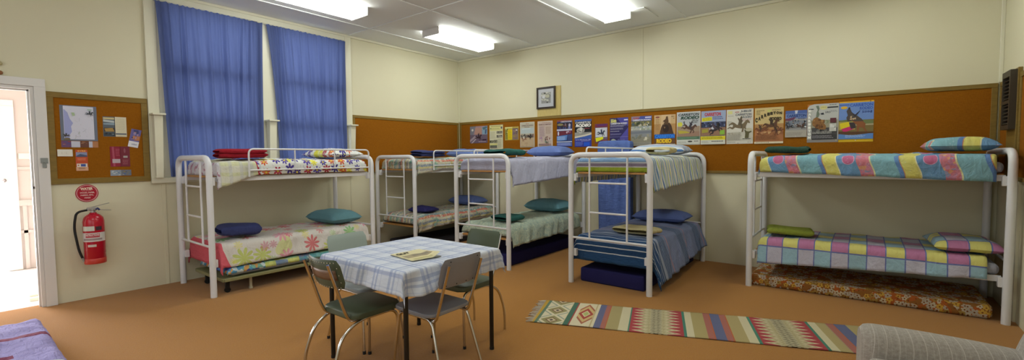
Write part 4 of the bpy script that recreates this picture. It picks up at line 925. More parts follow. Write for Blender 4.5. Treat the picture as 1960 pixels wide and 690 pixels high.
cloth_mat('lime_duvet', pat_b4t)
def pat_b4l(g, u, v):
    n, _ = g.noi(g.uv(), 1.5, 2); vv = g.m('ADD', v, g.m('MULTIPLY', n, .02))
    t = g.m('MULTIPLY_ADD', vv, 1/.5, .5)   # v -.25...25 -> 0..1
    A = g.ramp(t, [(0, H('#274a74')), (.22, H('#c4ccd4')), (.245, H('#25456f')), (.36, H('#c4ccd4')), (.385, H('#2a4a72')), (.47, H('#b8c0cc')), (.495, H('#2c4c74')), (.58, H('#a9b4c4')), (.60, H('#33507a')), (.68, H('#8c9ab4')), (.70, H('#3c5680')), (.78, H('#a4aec0')), (.81, H('#4c6080')), (.9, H('#98a2b8'))])
    fine = g.m('FRACT', g.m('MULTIPLY', vv, 42)); big, _ = g.noi(g.com(0, g.m('MULTIPLY', vv, 3.2), 0), 1.5, 1)
    B = g.mix(g.m('GREATER_THAN', fine, .5), H('#8590b0'), H('#6f7ca0')); Cc = g.mix(g.m('GREATER_THAN', fine, .5), H('#44587c'), H('#7a88a4'))
    k = g.m('FRACT', g.m('MULTIPLY', vv, 1.55)); B = g.mix(g.m('LESS_THAN', g.m('ABSOLUTE', g.m('SUBTRACT', k, .5)), .16), B, Cc)
    k2 = g.m('COMPARE', k, .78, .014); B = g.mix(k2, B, H('#b08c94'))
    return g.mix(g.m('LESS_THAN', t, 1), B, A)
cloth_mat('navy_stripe_duvet', pat_b4l)
def pat_b5t(g, u, v):
    w_ = g.m('MULTIPLY', g.m('SINE', g.m('MULTIPLY', u, 16)), .025); a = g.m('FRACT', g.m('MULTIPLY', g.m('ADD', g.m('ADD', v, w_), .02), 1/.62))
    c = g.ramp(a, [(0, H('#d8cc5c')), (.175, H('#e0d8a8')), (.19, H('#6288b8')), (.45, H('#c0788c')), (.62, H('#dcd49c')), (.64, H('#7ba8b8')), (.93, H('#5474b8')), (.985, H('#c07850'))])
    n, _ = g.noi(g.uv(), 8, 3); c = g.mix(g.m('MULTIPLY', n, .35), c, H('#88b8b4'))
    # pink bands mottled
    q = g.sep(g.vor(g.uv(), 34)[1]); pm = g.m('MULTIPLY', g.m('GREATER_THAN', a, .45), g.m('LESS_THAN', a, .62))
    pc = g.ramp(q[0], [(0, H('#c8707c')), (.35, H('#b87c9c')), (.6, H('#d8a068')), (.72, H('#7c94b8')), (.85, H('#cc8090'))]); c = g.mix(g.m('MULTIPLY', pm, .7), c, pc)
    # round spots in the blue band, one or two rows
    vy = g.m('SUBTRACT', g.m('FRACT', g.m('MULTIPLY', g.m('ADD', v, .02), 1/.62)), .315); vy = g.m('MULTIPLY', vy, .62)
    ux = g.m('SUBTRACT', g.m('FRACT', g.m('MULTIPLY', g.m('ADD', u, -.905+.12), 1/.24)), .5); ux = g.m('MULTIPLY', ux, .24)
    rr_ = g.vm('LENGTH', g.com(ux, vy, 0)); c = g.mix(g.m('LESS_THAN', rr_, .052), c, H('#c8a0c0')); c = g.mix(g.m('LESS_THAN', rr_, .046), c, H('#b8688c'))
    d = g.m('LESS_THAN', g.vor(g.uv(), 30)[0], .12); return g.mix(g.m('MULTIPLY', d, .4), c, H('#b8c8d8'))
cloth_mat('wavy_print', pat_b5t)
def pat_check(g, u, v):
    S = 6.8
    a = g.m('MULTIPLY', g.m('ADD', u, .0015), 5.2); b = g.m('MULTIPLY', g.m('ADD', v, 3), S)
    fa, fb = g.m('FRACT', a), g.m('FRACT', b); ia, ib = g.m('FLOOR', a), g.m('FLOOR', b)
    par = g.m('PINGPONG', ib, 1); row = g.m('PINGPONG', ia, 1)
    # alternate rows: yellow/pink and blue/lilac
    c1 = g.mix(par, H('#d6d27c'), H('#ba7ca4')); c2 = g.mix(par, H('#98bccc'), H('#bcbcce')); 
    c = g.mix(row, c1, c2)
    half = g.m('FRACT', g.m('MULTIPLY', a, 4)); 
    stripe_ = g.m('MULTIPLY', g.m('LESS_THAN', g.m('FRACT', g.m('MULTIPLY', a, 2.5)), .45), g.m('LESS_THAN', u, .66))
    c = g.mix(g.m('MULTIPLY', stripe_, .55), c, H('#93a4b4'))
    e = g.m('MINIMUM', g.m('MINIMUM', fa, g.m('SUBTRACT', 1, fa)), g.m('MINIMUM', fb, g.m('SUBTRACT', 1, fb)))
    return g.mix(g.m('LESS_THAN', e, .035), c, H('#6c78b0'))
cloth_mat('check_print', pat_check, .4)
def pat_pfloral(g, u, v):
    n, _ = g.noi(g.uv(), 9, 2, .5, .6); c = g.mix(g.m('GREATER_THAN', n, .52), H('#946430'), H('#b0602c'))
    m1, c1, cm, r = flowers(g, g.uv(), 21, .66, 5, ['#cfc6a8', '#b8b0a0', '#cfa848', '#c8c0a8', '#a88c48', '#bfb6a4'], .9, .5)
    n2, _ = g.noi(g.uv(), 5, 1); c = g.mix(g.m('MULTIPLY', m1, g.m('GREATER_THAN', n2, .42)), c, c1); return g.mix(g.m('MULTIPLY', cm, m1), c, H('#7c4c28'))
cloth_mat('orange_floral', pat_pfloral, .3)
def pat_near(g, u, v):
    n, _ = g.noi(g.uv(), 2.5, 2); n2, _ = g.noi(g.vm('MULTIPLY', g.uv(), (9, 1.2, 1)), 3, 3, .6, .5)
    a = g.m('ADD', u, g.m('MULTIPLY', n, .08)); c = g.mix(n2, H('#a8a0d0'), H('#8c84be'))
    c = g.mix(g.m('COMPARE', a, .64, .045), c, H('#7c3450')); c = g.mix(g.m('MULTIPLY', g.m('COMPARE', a, 1.08, .03), g.m('LESS_THAN', v, .62)), c, H('#7c3450'))
    return g.mix(g.m('GREATER_THAN', a, 1.36), c, H('#ccd0d4'))
cloth_mat('lilac_stripe', pat_near, 1.0)
def pat_table(g, u, v):
    # plaid: bands of double blue lines both ways
    def lines_(x, off):
        k = g.m('FRACT', g.m('MULTIPLY', g.m('ADD', x, 3+off), 1/.165))
        a = g.m('COMPARE', k, .25, .075); b = g.m('COMPARE', k, .48, .05); w_ = g.m('COMPARE', k, .72, .02)
        return g.m('MINIMUM', g.m('ADD', g.m('MAXIMUM', a, b), g.m('MULTIPLY', w_, .5)), 1)
    la, lb = lines_(u, 0), lines_(v, .03)
    c = g.mix(g.m('MULTIPLY', la, .55), H('#cdd2dc'), H('#8090b8')); c = g.mix(g.m('MULTIPLY', lb, .5), c, H('#7c8cba'))
    n, _ = g.noi(g.uv(), 3, 1); return g.mix(g.m('MULTIPLY', n, .2), c, H('#b4bdd0'))
cloth_mat('table_plaid', pat_table, .25)

# ================================================================== BUNK BEDS
BW, BL = .96, 2.03     # post centre distances
def bunk(root, guard=0, low0=.04):
    PR = .0315; hw = BW/2
    for y in (0, BL):
        mb = MB(); mb.tube(fillet([(-hw, y, 0), (-hw, y, 1.52), (hw, y, 1.52), (hw, y, 0)], .13, 8), PR, 16)
        ef = mb.build('end_frame', M['bed_enamel'], root)
        mb = MB(); mb.tube([(-hw, y, .546), (hw, y, .546)], .013, 10); mb.build('crossbar', M['bed_enamel'], ef)
    lad = MB(); y = 0
    for x in (-.235, .225): lad.tube([(x, y, .55), (x, y, 1.50)], .0115, 10)
    ld = lad.build('ladder', M['bed_enamel'], root)
    for z in (.855, 1.197):
        mb = MB(); mb.tube([(-.235, y, z), (.225, y, z)], .0115, 10); mb.build('rung', M['bed_enamel'], ld)
    for z in (.36, 1.255):
        for x in (-1, 1):
            mb = MB(); xx = x*(hw-.062); mb.box(xx-.01, xx+.01, max(.03, low0*(z < 1)), BL-.03, z, z+.055, bev=.004)
            ra = mb.build('side_rail', M['bed_enamel'], root)
            for yy in (.035, BL-.035):
                mb = MB(); mb.box(min(xx, xx+.055*x), max(xx, xx+.055*x), yy-.022, yy+.022, z-.04, z+.045, bev=.003)
                mb.tube([(xx+.05*x, yy, z-.03), (xx+.062*x, yy, z-.03)], .006, 8); mb.build('corner_plate', M['bed_enamel'], ra)
        mb = MB(); mb.box(-hw+.073, hw-.073, low0 if z < 1 else .04, BL-.04, z+.045-.02*(z < 1), z+.065-.02*(z < 1), bev=.002); mb.build('plywood_deck', M['plywood'], root)
    if guard:
        x = guard*(hw+.012) ; z0, z1 = 1.30, 1.618
        mb = MB(); mb.tube(fillet([(x, .40, z0), (x, .40, z1), (x, 1.98, z1), (x, 1.98, z0)], .06, 6), .0105, 10)
        mb.tube([(x, .40, 1.375), (x, 1.98, 1.375)], .0095, 8)
        for yy in (.93, 1.46): mb.tube([(x, yy, 1.375), (x, yy, z1)], .009, 8)
        mb.build('guard_rail', M['bed_enamel'], root)
    return root

def place(root, name, mb, mat, loc, rz, label, cat, group=None, parent=None, solid_=0, tilt=(0, 0)):
    """a top-level thing placed in the frame of a bed"""
    o = mb.build(name, mat)
    Mx = Matrix.Translation(root.location) @ Matrix.Rotation(root.rotation_euler.z, 4, 'Z')
    p = Mx @ Vector(loc); o.location = p; o.rotation_euler = (tilt[0], tilt[1], rz+root.rotation_euler.z)
    if solid_: sol(o, solid_, 0)
    tag(o, label, cat, group); return o

BEDS = {}
SUP = {}
def top_under(key, cx, cy, wd, ln):
    return max(v[2] for v in SUP[key] if abs(v[0]-cx) < wd/2+.01 and abs(v[1]-cy) < ln/2+.01)
def mkbed(key, loc, rz, guard, label):
    r = empty('bunk_bed', loc, rz); tag(r, label, 'bunk bed'); bunk(r, guard, .125 if key in (1, 4) else .04); BEDS[key] = r; return r
mkbed(1, (.60, -4.915, 0), 0, 1, 'white metal bunk bed below the blue curtains, nearest the doorway')
mkbed(2, (.575, -2.087, 0), 0, 1, 'white metal bunk bed in the far room corner')
mkbed(3, (2.455, -2.087, 0), 0, -1, 'white metal bunk bed with lavender upper bedding, second along the back wall')
mkbed(4, (4.365, -2.087, 0), 0, -1, 'white metal bunk bed standing before the blue draped screen')
mkbed(5, (5.608, -.538, 0), -pi/2, 0, 'white metal bunk bed lengthwise against the back wall at the right')
TOPM, LOWM = 1.322, .407     # deck tops
MT = .115
words = {1: ('below the curtains', ), 2: ('in the far corner',), 3: ('with lavender bedding',), 4: ('before the blue screen',), 5: ('furthest right',)}
for k, r in BEDS.items():
    for lev, z in (('upper', TOPM), ('lower', LOWM)):
        mat = M['white_sheet'] if k != 5 else M['grey_sheet']
        mb = mattress_mb(.82, 1.78+.09*(k == 5), MT-.012, .045, seed=k)
        place(r, 'mattress', mb, mat, (0, BL/2+.01+.035*(k == 5), z), 0, 'mattress under the covers on the %s berth of the bunk %s' % (lev, words[k][0]), 'mattress')

def duvet(k, lev, mat, label, hl, hr, hf, hh, v0=.09, v1=1.955, seed=0, **kw):
    z = (TOPM if lev else LOWM)+MT+.03
    mb = MB(); kw.setdefault('puff', .022); kw.setdefault('fe', .03); kw.setdefault('wr', .013); drape(mb, -.455, .455, v0, v1, z, hl, hr, hf, hh, seed=seed, **kw); SUP[k, lev] = list(mb.v)
    return place(BEDS[k], 'duvet', mb, mat, (0, 0, 0), 0, label, 'duvet', solid_=.012)
# bed 1
duvet(1, 1, M['daisy_duvet'], 'white duvet printed with purple and red daisies on the bunk below the curtains', .12, (.26, .125), .125, .03, seed=1, flare=.06, hem=.012, kk=.22)
duvet(1, 0, M['pastel_flower_duvet'], 'white duvet with large pastel flowers and coral foot end, under the daisy bunk', .22, (.23, .205), .22, .05, v0=.08, seed=2, flare=.24, hem=.018)
# bed 2
duvet(2, 1, M['pastel_stripe'], 'pastel striped duvet on the upper berth in the far corner', .12, (.20, .14), .125, .03, seed=3, flare=.06, hem=.012, kk=.3)
duvet(2, 0, M['pastel_stripe'], 'rumpled pastel striped duvet on the lower berth in the far corner', .14, (.20, .12), .085, .02, seed=4, hem=.04, r=.08, wr=.018, kk=.5)
# bed 3
duvet(3, 1, M['lavender'], 'plain lavender duvet hanging from an upper berth', .12, (.33, .24), .125, .03, seed=5, flare=.14)
duvet(3, 0, M['mint_print'], 'mint green mottled duvet on a lower berth over a navy foam mattress', .18, (.22, .19), .085, .02, seed=6, flare=.14, hem=.035, r=.085, wr=.016)
# bed 4
duvet(4, 1, M['lime_duvet'], 'lime, cream and blue striped duvet on the upper berth by the blue screen', .26, (.33, .26), .12, .03, seed=7, flare=.16)
duvet(4, 0, M['navy_stripe_duvet'], 'navy duvet with white stripes at the foot and grey-blue stripes beyond', (.28, .10), (.44, .30), .26, .03, v0=.08, seed=8, flare=.30, hem=.03)
# bed 5
duvet(5, 1, M['wavy_print'], 'blue, yellow and pink wavy-banded duvet on the upper berth at the right', .10, (.13, .20), .10, -.06, v1=1.995, seed=9, flare=.08, hem=.012)
duvet(5, 0, M['check_print'], 'patchwork duvet of yellow, pink and pale blue squares at the right', .08, (.25, .15), .095, -.06, v1=1.965, seed=10, flare=.16, hem=.015, wr=.008, puff=.01)

def pil(k, lev, mat, label, x=0, y=1.72, wd=.66, ln=.42, th=.14, rz=0, seed=0, tilt=(0, 0), dz=0):
    mb_ = pillow_mb(wd, ln, th, seed); z = top_under((k, lev), x, y, wd*.8, ln*.8)+.008-min(v[2] for v in mb_.v)+dz
    return place(BEDS[k], 'pillow', mb_, mat, (x, y, z), rz, label, 'pillow', tilt=tilt)
pil(1, 1, M['daisy_print'], 'daisy printed pillow behind the guard rail of the bunk below the curtains', .03, 1.70, .74, .5, .13, .05, 1)
pil(1, 0, M['teal'], 'turquoise pillow on the white pastel-flowered duvet', .02, 1.70, .70, .46, .18, .04, 2)
pil(2, 1, M['pillow_bright_blue'], 'blue pillow on the upper berth in the far corner', .0, 1.68, .68, .42, .16, 0, 3)
pil(2, 0, M['pillow_blue'], 'deep blue pillow on the lower berth in the far corner', .05, 1.66, .68, .42, .17, -.05, 4)
pil(3, 1, M['pillow_bright_blue'], 'periwinkle blue pillow on the lavender duvet', .06, 1.66, .68, .44, .17, 0, 5)
pil(3, 0, M['teal'], 'teal pillow on the mint green duvet', .02, 1.66, .70, .46, .20, 0, 6)
def pat_p4(g, u, v): return stripes([(0, '#c8ccd4'), (.12, '#6c94c8'), (.2, '#c8d0dc'), (.3, '#5c80b4'), (.4, '#d0d4d8'), (.52, '#7ca0cc'), (.6, '#c4c8cc'), (.7, '#b09ca4'), (.78, '#c9cdd4'), (.88, '#5474a8')], .2, 1, .01)(g, u, v)
cloth_mat('blue_stripe_pillow', pat_p4)
pil(4, 1, M['blue_stripe_pillow'], 'blue and white striped pillow on the lime striped duvet', .02, 1.62, .74, .46, .15, .04, 7)
pil(4, 0, M['pillow_blue'], 'royal blue pillow on the navy striped duvet', .04, 1.62, .72, .46, .15, .03, 8)
pil(5, 1, M['wavy_print'], 'wavy printed pillow propped at the head of the right upper berth', .0, 1.735, .70, .48, .14, .03, 9, tilt=(.0, .0), dz=.01)
pil(5, 0, M['check_print'], 'patchwork squared pillow at the head of the right lower berth', .08, 1.78, .66, .48, .13, .06, 10)
def blk(k, lev, mat, label, x, y, wd=.40, ln=.26, th=.07, rz=0, seed=0, layers=3, cat='blanket', name='folded_blanket', dz=0):
    layers = max(1, layers-1); th *= 1.25; mb_ = blanket_mb(wd, ln, th, layers, seed); z = top_under((k, lev), x, y, wd, ln)+.007-min(v[2] for v in mb_.v)+dz
    return place(BEDS[k], name, mb_, mat, (x, y, z), rz, label, cat)
blk(1, 1, M['red_blanket'], 'dark red folded blanket on the daisy duvet', .22, .42, .30, .52, .075, -.1, 1)
blk(1, 0, M['navy_blanket'], 'navy folded blanket on the white pastel-flowered duvet', .22, .36, .30, .42, .10, -.1, 2, 2)
blk(2, 1, M['navy_blanket'], 'navy folded blanket on the upper berth in the far corner', .25, .50, .30, .55, .07, 0, 3)
pil(2, 0, M['indigo'], 'flat indigo cushion on the lower berth in the far corner', .20, .42, .42, .34, .10, .1, 12)
blk(3, 1, M['teal_green'], 'dark green folded blanket on the lavender duvet', .12, .38, .55, .36, .075, -.25, 4, 2)
blk(3, 0, M['teal_green'], 'teal green folded blanket on the mint duvet', .18, .36, .40, .34, .065, -.12, 5, 2)
blk(4, 1, M['cream_blanket'], 'cream folded blanket on the lime striped duvet beside the striped pillow', .26, .95, .30, .42, .07, .1, 6, 2)
blk(4, 0, M['cream_blanket'], 'cream folded blanket on the navy striped duvet', .17, .42, .52, .28, .06, -.12, 7, 2)
blk(5, 1, M['dark_green'], 'dark green folded blanket at the ladder end of the right upper berth', .20, .32, .34, .44, .06, 0, 8, 2)
blk(5, 0, M['lime'], 'lime green folded blanket on the patchwork duvet', .15, .36, .34, .48, .055, .15, 9, 2)

# under-bed mattresses
def under(name, mb, mat, loc, rz, label, cat='mattress'):
    o = mb.build(name, mat, None, loc, rz); tag(o, label, cat); return o
under('foam_mattress', mattress_mb(.84, 1.85, .17, .02, 3), M['navy_foam'], (2.40, -1.02, 0), 0, 'navy foam mattress on the floor under the bunk with mint bedding')
under('foam_mattress', mattress_mb(.80, 1.85, .17, .02, 5), M['navy_foam'], (4.345, -1.05, 0), 0, 'navy foam mattress on the floor under the bunk before the blue screen')
o = under('floral_mattress', mattress_mb(.84, 1.96, .13, .035, 7), M['orange_floral'], (6.59, -.535, 0), rad(90), 'orange and cream floral mattress on the floor under the right bunk')
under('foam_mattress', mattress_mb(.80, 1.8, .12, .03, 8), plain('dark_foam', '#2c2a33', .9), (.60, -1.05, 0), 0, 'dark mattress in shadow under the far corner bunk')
# trundle under bed 1
r = empty('trundle_bed', (.69, -3.90, 0)); tag(r, 'low olive trundle bed on castors pulled under the bunk below the curtains', 'trundle bed')
mb = MB()
for x in (-.42, .42): mb.box(x-.015, x+.015, -.92, .92, .15, .185, bev=.004)
for y in (-.92, .92): mb.box(-.42, .42, y-.015, y+.015, .15, .185, bev=.004)
mb.box(-.41, .41, -.9, .9, .165, .18); mb.build('frame', plain('olive_metal', '#86855c', .45), r)
for x in (-.34, .34):
    for y in (-.62, .62):
        mb = MB(); mb.box(x-.012, x+.012, y-.012, y+.012, .02, .155, bev=.002); mb.box(x-.016, x+.016, y-.016, y+.016, 0, .025, bev=.003); mb.build('leg', plain('pale_metal', '#b0a890', .4) if 'pale_metal' not in M else M['pale_metal'], r)
for x in (-.30, .30):
    mb = MB(); mb.tube([(x-.012, -.85, .03), (x+.012, -.85, .03)], .03, 16); mb.box(x-.018, x+.018, -.87, -.83, .05, .15, bev=.003); mb.build('castor', M['black_rubber'], r)
mb = MB(); drape(mb, -.41, .41, -.88, .88, .283, .03, .035, .03, .02, seed=14, wr=.005, puff=.004, flare=.05, r=.045, hem=.01)
o = mb.build('duvet', M['patchwork_blue'], None, (.69, -3.90, 0)); sol(o, .012); tag(o, 'blue, green and yellow patchwork duvet on the low trundle bed', 'duvet')
under('mattress', mattress_mb(.72, 1.66, .066, .03, 9), M['white_sheet'], (.69, -3.90, .187), 0, 'thin mattress under the patchwork cover of the trundle bed')

# blue draped screen behind bed 4
r = empty('draped_screen', (3.575, -.19, 0)); tag(r, 'tall narrow folding frame draped in blue cloth against the back wall', 'screen')
def scr(s, t):
    a = s*2-1; z = .0+1.745*t
    ang = a*pi/2
    hw = .265*(1-.0*t)+.01*sin(a*9+t*3)
    dep = .07; x = hw*math.copysign(min(1, abs(a)*1.18), a); 
    fold = max(0, abs(a)-.85)/.15
    topround = 0 if t < .96 else (t-.96)/.04
    y = -dep+dep*1.7*fold+.010*sin(a*14+1.5*sin(t*4))*(1-topround)+.012*noise.noise(Vector((a*4, t*3, 2)))
    if topround: x *= 1-.08*topround**2; y += topround*.02
    return (x, y, z-(.02*abs(a)**4*topround)), (s*.6, t*1.8)
mb = MB(); mb.grid(scr, 70, 60); sol(mb.build('blue_cloth', M['screen_blue'], r), .01)
mb = MB(); mb.box(-.24, .24, -.045, .02, .03, 1.72, bev=.02); mb.build('inner_frame', M['steel'], r)

# ================================================================== TABLE
tx0, tx1, ty0, ty1 = 3.46, 4.40, -4.985, -4.065
r = empty('dining_table', ((tx0+tx1)/2, (ty0+ty1)/2, 0)); tag(r, 'square table with black metal legs under a blue checked cloth', 'table')
hx, hy = (tx1-tx0)/2, (ty1-ty0)/2
mb = MB(); mb.box(-hx, hx, -hy, hy, .755, .785, bev=.004); mb.build('tabletop', M['plywood'], r)
mb = MB()
for s in (-1, 1):
    mb.box(-hx+.06, hx-.06, s*(hy-.05)-.01, s*(hy-.05)+.01, .70, .755); mb.box(s*(hx-.05)-.01, s*(hx-.05)+.01, -hy+.06, hy-.06, .70, .755)
mb.build('apron', M['black_paint'], r)
for sx in (-1, 1):
    for sy in (-1, 1):
        mb = MB(); x, y = sx*(hx-.04), sy*(hy-.045); mb.tube([(x, y, .018), (x, y, .755)], .0165, 14)
        lg = mb.build('leg', M['black_paint'], r)
        mb = MB(); mb.tube([(x, y, 0), (x, y, .02)], .018, 12); mb.build('rubber_foot', M['black_rubber'], lg)
mb = MB(); drape(mb, -hx-.006, hx+.006, -hy-.006, hy+.006, .792, .10, .145, .135, .13, r=.012, flare=.26, step=.014, wr=.002, hem=.045, seed=21, puff=0, p=2.0)
o = mb.build('tablecloth', M['table_plaid'], None, (r.location.x, r.location.y, 0)); sol(o, .002, 1); tag(o, 'white tablecloth with blue checks draped over the square table', 'tablecloth')

# folded newspaper
r = empty('newspaper', (4.098, -4.632, .798), 0); tag(r, 'folded newspaper with a curled corner lying on the checked tablecloth', 'newspaper')
# sheet corners measured on the cloth: left, near, right, far
NL, NN, NR, NF = Vector((3.94, -4.735, 0)), Vector((4.235, -4.775, 0)), Vector((4.275, -4.545, 0)), Vector((3.965, -4.47, 0))
def bil(s, t): return NL*(1-s)*(1-t)+NN*s*(1-t)+NR*s*t+NF*(1-s)*t-Vector((4.098, -4.632, 0))
mb = MB(); mb.grid(lambda s, t: (tuple(bil(s*.97+.01, t*1.0)+Vector((0, 0, .002+.001*s))), (s, t)), 8, 8, col=H('#8a8c86')); sol(mb.build('inner_pages', M['ink'], r), .003)
def npz(s, t): return .008+.030*max(0, t-.72)/.28*max(0, s*1.2-.1)+.004*noise.noise(Vector((s*3, t*3, 1)))
mb = MB()
def cover(s, t):
    p = bil(s, t*.96-.05*max(0, t-.7)*s); return (p.x, p.y, npz(s, t)), (s, t)
mb.grid(cover, 16, 16, col=H('#cfc79c')); 
def patch(s0, s1, t0, t1, col, lift):
    mb.grid(lambda a, b: ((lambda p: (p.x, p.y, npz(s0+(s1-s0)*a, t0+(t1-t0)*b)+lift))(bil(s0+(s1-s0)*a, (t0+(t1-t0)*b)*.96-.05*max(0, (t0+(t1-t0)*b)-.7)*(s0+(s1-s0)*a))), (a, b)), 8, 8, col=H(col))
patch(.42, .72, .08, .95, '#9c8f70', .0012); patch(.45, .62, .35, .9, '#7f7662', .0016); patch(.72, .80, .1, .95, '#d8cf9e', .0012); patch(.80, .92, .15, .8, '#b8b07a', .0014)
vs, fs = text_geo('OUT', .06)
P = []
for a, b in vs:
    s_ = .26-.16*b; t_ = .08+.42*a; p = bil(s_, t_*.96); P.append((p.x, p.y, npz(s_, t_)+.002))
mb.add(P, fs, col=H('#2c2a20'), smooth=False)
mb.build('front_page', M['ink'], r)

# ================================================================== CHAIRS
plain('olive_vinyl', '#4a5440', .42, bump=.1, bscale=200); plain('grey_vinyl', '#8b9394', .38, bump=.1, bscale=200)
plain('sage_vinyl', '#93a098', .4, bump=.1, bscale=200)
plain('slate_vinyl', '#85868c', .38, bump=.1, bscale=200)
def rounded_slab(mb, hw, y0, y1, z0, z1, r=.05, bow=0, mi=0, n=6, bev_=.008):
    pts = []
    for (cx, cy, a0) in ((hw-r, y1-r, 0), (-hw+r, y1-r, 90), (-hw+r, y0+r, 180), (hw-r, y0+r, 270)):
        for k in range(n+1):
            a = rad(a0+90*k/n); pts.append((cx+r*cos(a), cy+r*sin(a)))
    bm = bmesh.new(); lo = [bm.verts.new((x, y, z0)) for x, y in pts]; hi = [bm.verts.new((x, y, z1)) for x, y in pts]; N = len(pts)
    bm.faces.new(lo[::-1]); top = bm.faces.new(hi)
    for k in range(N): bm.faces.new((lo[k], lo[(k+1) % N], hi[(k+1) % N], hi[k]))
    es = [e for e in bm.edges if abs(e.verts[0].co.z-e.verts[1].co.z) < 1e-6]
    bmesh.ops.bevel(bm, geom=es, offset=bev_, segments=3, profile=.5, affect='EDGES')
    mb.bm(bm, mi, smooth=True)
def backrest(mb, hw, z0, z1, th, curve, n=16, r=.04, mi=0):
    """curved back pad, local x across, y depth (front +y), z up"""
    pts = []
    for k in range(5): a = rad(90*k/4); pts.append((hw-r+r*cos(a), z1-r+r*sin(a)))
    for k in range(5): a = rad(90+90*k/4); pts.append((-hw+r+r*cos(a), z1-r+r*sin(a)))
    zc = (z0+z1)/2; nu, nv = 20, 8
    for sg in (1, -1):
        def fn(s, t):
            a = s*2-1; b = t*2-1
            # superellipse outline
            x = a*hw; lim = (1-abs(a)**9)**(1/9) if abs(a) < 1 else 0
            z = zc+b*(z1-z0)/2*max(lim, .55)
            e = max(abs(a), abs(b)); edge_ = (1-e**8)**.5 if e < 1 else 0
            y = curve*(a*a)+sg*th/2*(edge_)
            return (x, y, z), (x, z)
        mb.grid(fn, nu, nv, flip=(sg > 0))
def stud(par, name, mat, x, y, z):
    mb = MB(); mb.lathe([(0, .003), (.0035, .002), (.0045, 0)], 8); mb.xf(Matrix.Rotation(rad(90), 4, 'X')); mb.build(name, mat, par, (x, y, z))
def chair(root, kind, seat_mat, back_mat):
    w, d = .19, .195; SR = .0105
    zt = .487 if kind == 'bow' else .482
    mb = MB(); rounded_slab(mb, w+.005, -d, d, .445 if kind == 'bow' else .458, zt, .06, bev_=.012 if kind == 'bow' else .006); mb.build('seat', seat_mat, root)
    lean = lambda z: -.235-(z-.50)*.30
    if kind == 'bow':
        for s in (-1, 1):
            x = s*.145
            mb = MB(); mb.tube(fillet([(x, lean(.835), .835), (x, lean(.50)+.01, .50), (x, -.19, .435), (x, -.02, .432)], .06, 8), SR, 12); mb.build('upright', M['chrome'], root)
            x = s*.168
            mb = MB(); mb.tube(fillet([(x+.012*s, -.335, .0), (x+.012*s, -.335, .17), (x, -.27, .36), (x, -.14, .436), (x, .165, .436), (x+.018*s, .175, .02)], .08, 10), SR, 12); lg = mb.build('leg_and_rail', M['chrome'], root)
            mb = MB(); mb.tube([(x+.018*s, .175, 0), (x+.018*s, .175, .022)], .0125, 12); mb.build('rubber_foot', M['black_rubber'], lg)
    else:
        for s in (-1, 1):
            x = s*.15
            mb = MB(); mb.tube(fillet([(x, lean(.82), .82), (x, lean(.50)+.01, .50), (x, -.20, .430), (x, -.03, .434)], .06, 8), SR, 12); mb.build('upright', M['chrome'], root)
            x = s*.162
            mb = MB(); mb.tube(fillet([(x+.028*s, .205, .02), (x, .15, .44), (x, -.17, .44), (x+.03*s, -.30, .02)], .055, 8), SR, 12); lg = mb.build('leg_pair', M['chrome'], root)
            for y in (.205, -.30):
                mb = MB(); mb.tube([(x+.0285*s, y*1.003, 0), (x+.0285*s, y, .024)], .0125, 12); mb.build('rubber_foot', M['black_rubber'], lg)
    # cross tubes
    mb = MB(); mb.tube([(-.16, .07, .432), (.16, .07, .432)], .009, 8); mb.tube([(-.16, -.09, .432), (.16, -.09, .432)], .009, 8); mb.build('cross_tube', M['chrome'], root)
    # backrest
    mb = MB(); cv = .035 if kind == 'bow' else .012
    backrest(mb, .185, -.105, .105, .022 if kind == 'bow' else .014, cv)
    b = mb.build('backrest', back_mat, root); b.location = (0, lean(.745)+.017, .755); b.rotation_euler = (rad(16), 0, 0)
    mb = MB()
    if kind == 'bow':
        for a in range(-6, 7):
            for zz in (-.088, .088):
                stud(b, 'upholstery_stud', M['pale_metal'], a*.026, cv*(a*.026/.185)**2-.0115, zz)
        for zz in (-.05, 0, .05):
            for xx in (-.168, .168):
                stud(b, 'upholstery_stud', M['pale_metal'], xx, cv*(xx/.185)**2-.0115, zz)
        mb = MB(); mb.grid(lambda s, t: ((lambda xx: (xx, cv*(xx/.185)**2-.0125, -.035+.07*t))((s*2-1)*.15), (s, t)), 12, 3); sol(mb.build('wooden_strip', M['wood_back'], b), .003)
    else:
        for xx in (-.12, -.03, .06, .13):
            for zz in ((-.085,) if abs(xx) < .1 else (-.085, .085)):
                stud(b, 'screw', M['black_rubber'], xx, cv*(xx/.185)**2-.0075, zz)
CG = 'tubular chairs around the square table'
def mkchair(loc, rz, kind, sm, bm_, label):
    r = empty('dining_chair', loc, rz); tag(r, label, 'chair', CG); chair(r, kind, sm, bm_)
mkchair((3.855, -4.915, 0), 0, 'bow', M['olive_vinyl'], M['olive_vinyl'], 'olive chrome chair with a wooden strip on its studded back, nearest the camera')
mkchair((4.25, -4.62, 0), rad(90), 'loop', M['slate_vinyl'], M['slate_vinyl'], 'grey chrome chair on the right side of the table, plain backrest towards us')
mkchair((3.43, -4.575, 0), rad(-90), 'loop', M['grey_vinyl'], M['sage_vinyl'], 'pale grey chrome chair on the far left table side, facing the camera')
mkchair((4.0, -4.06, 0), rad(180), 'bow', M['olive_vinyl'], M['olive_vinyl'], 'olive padded chrome chair at the far side of the table')

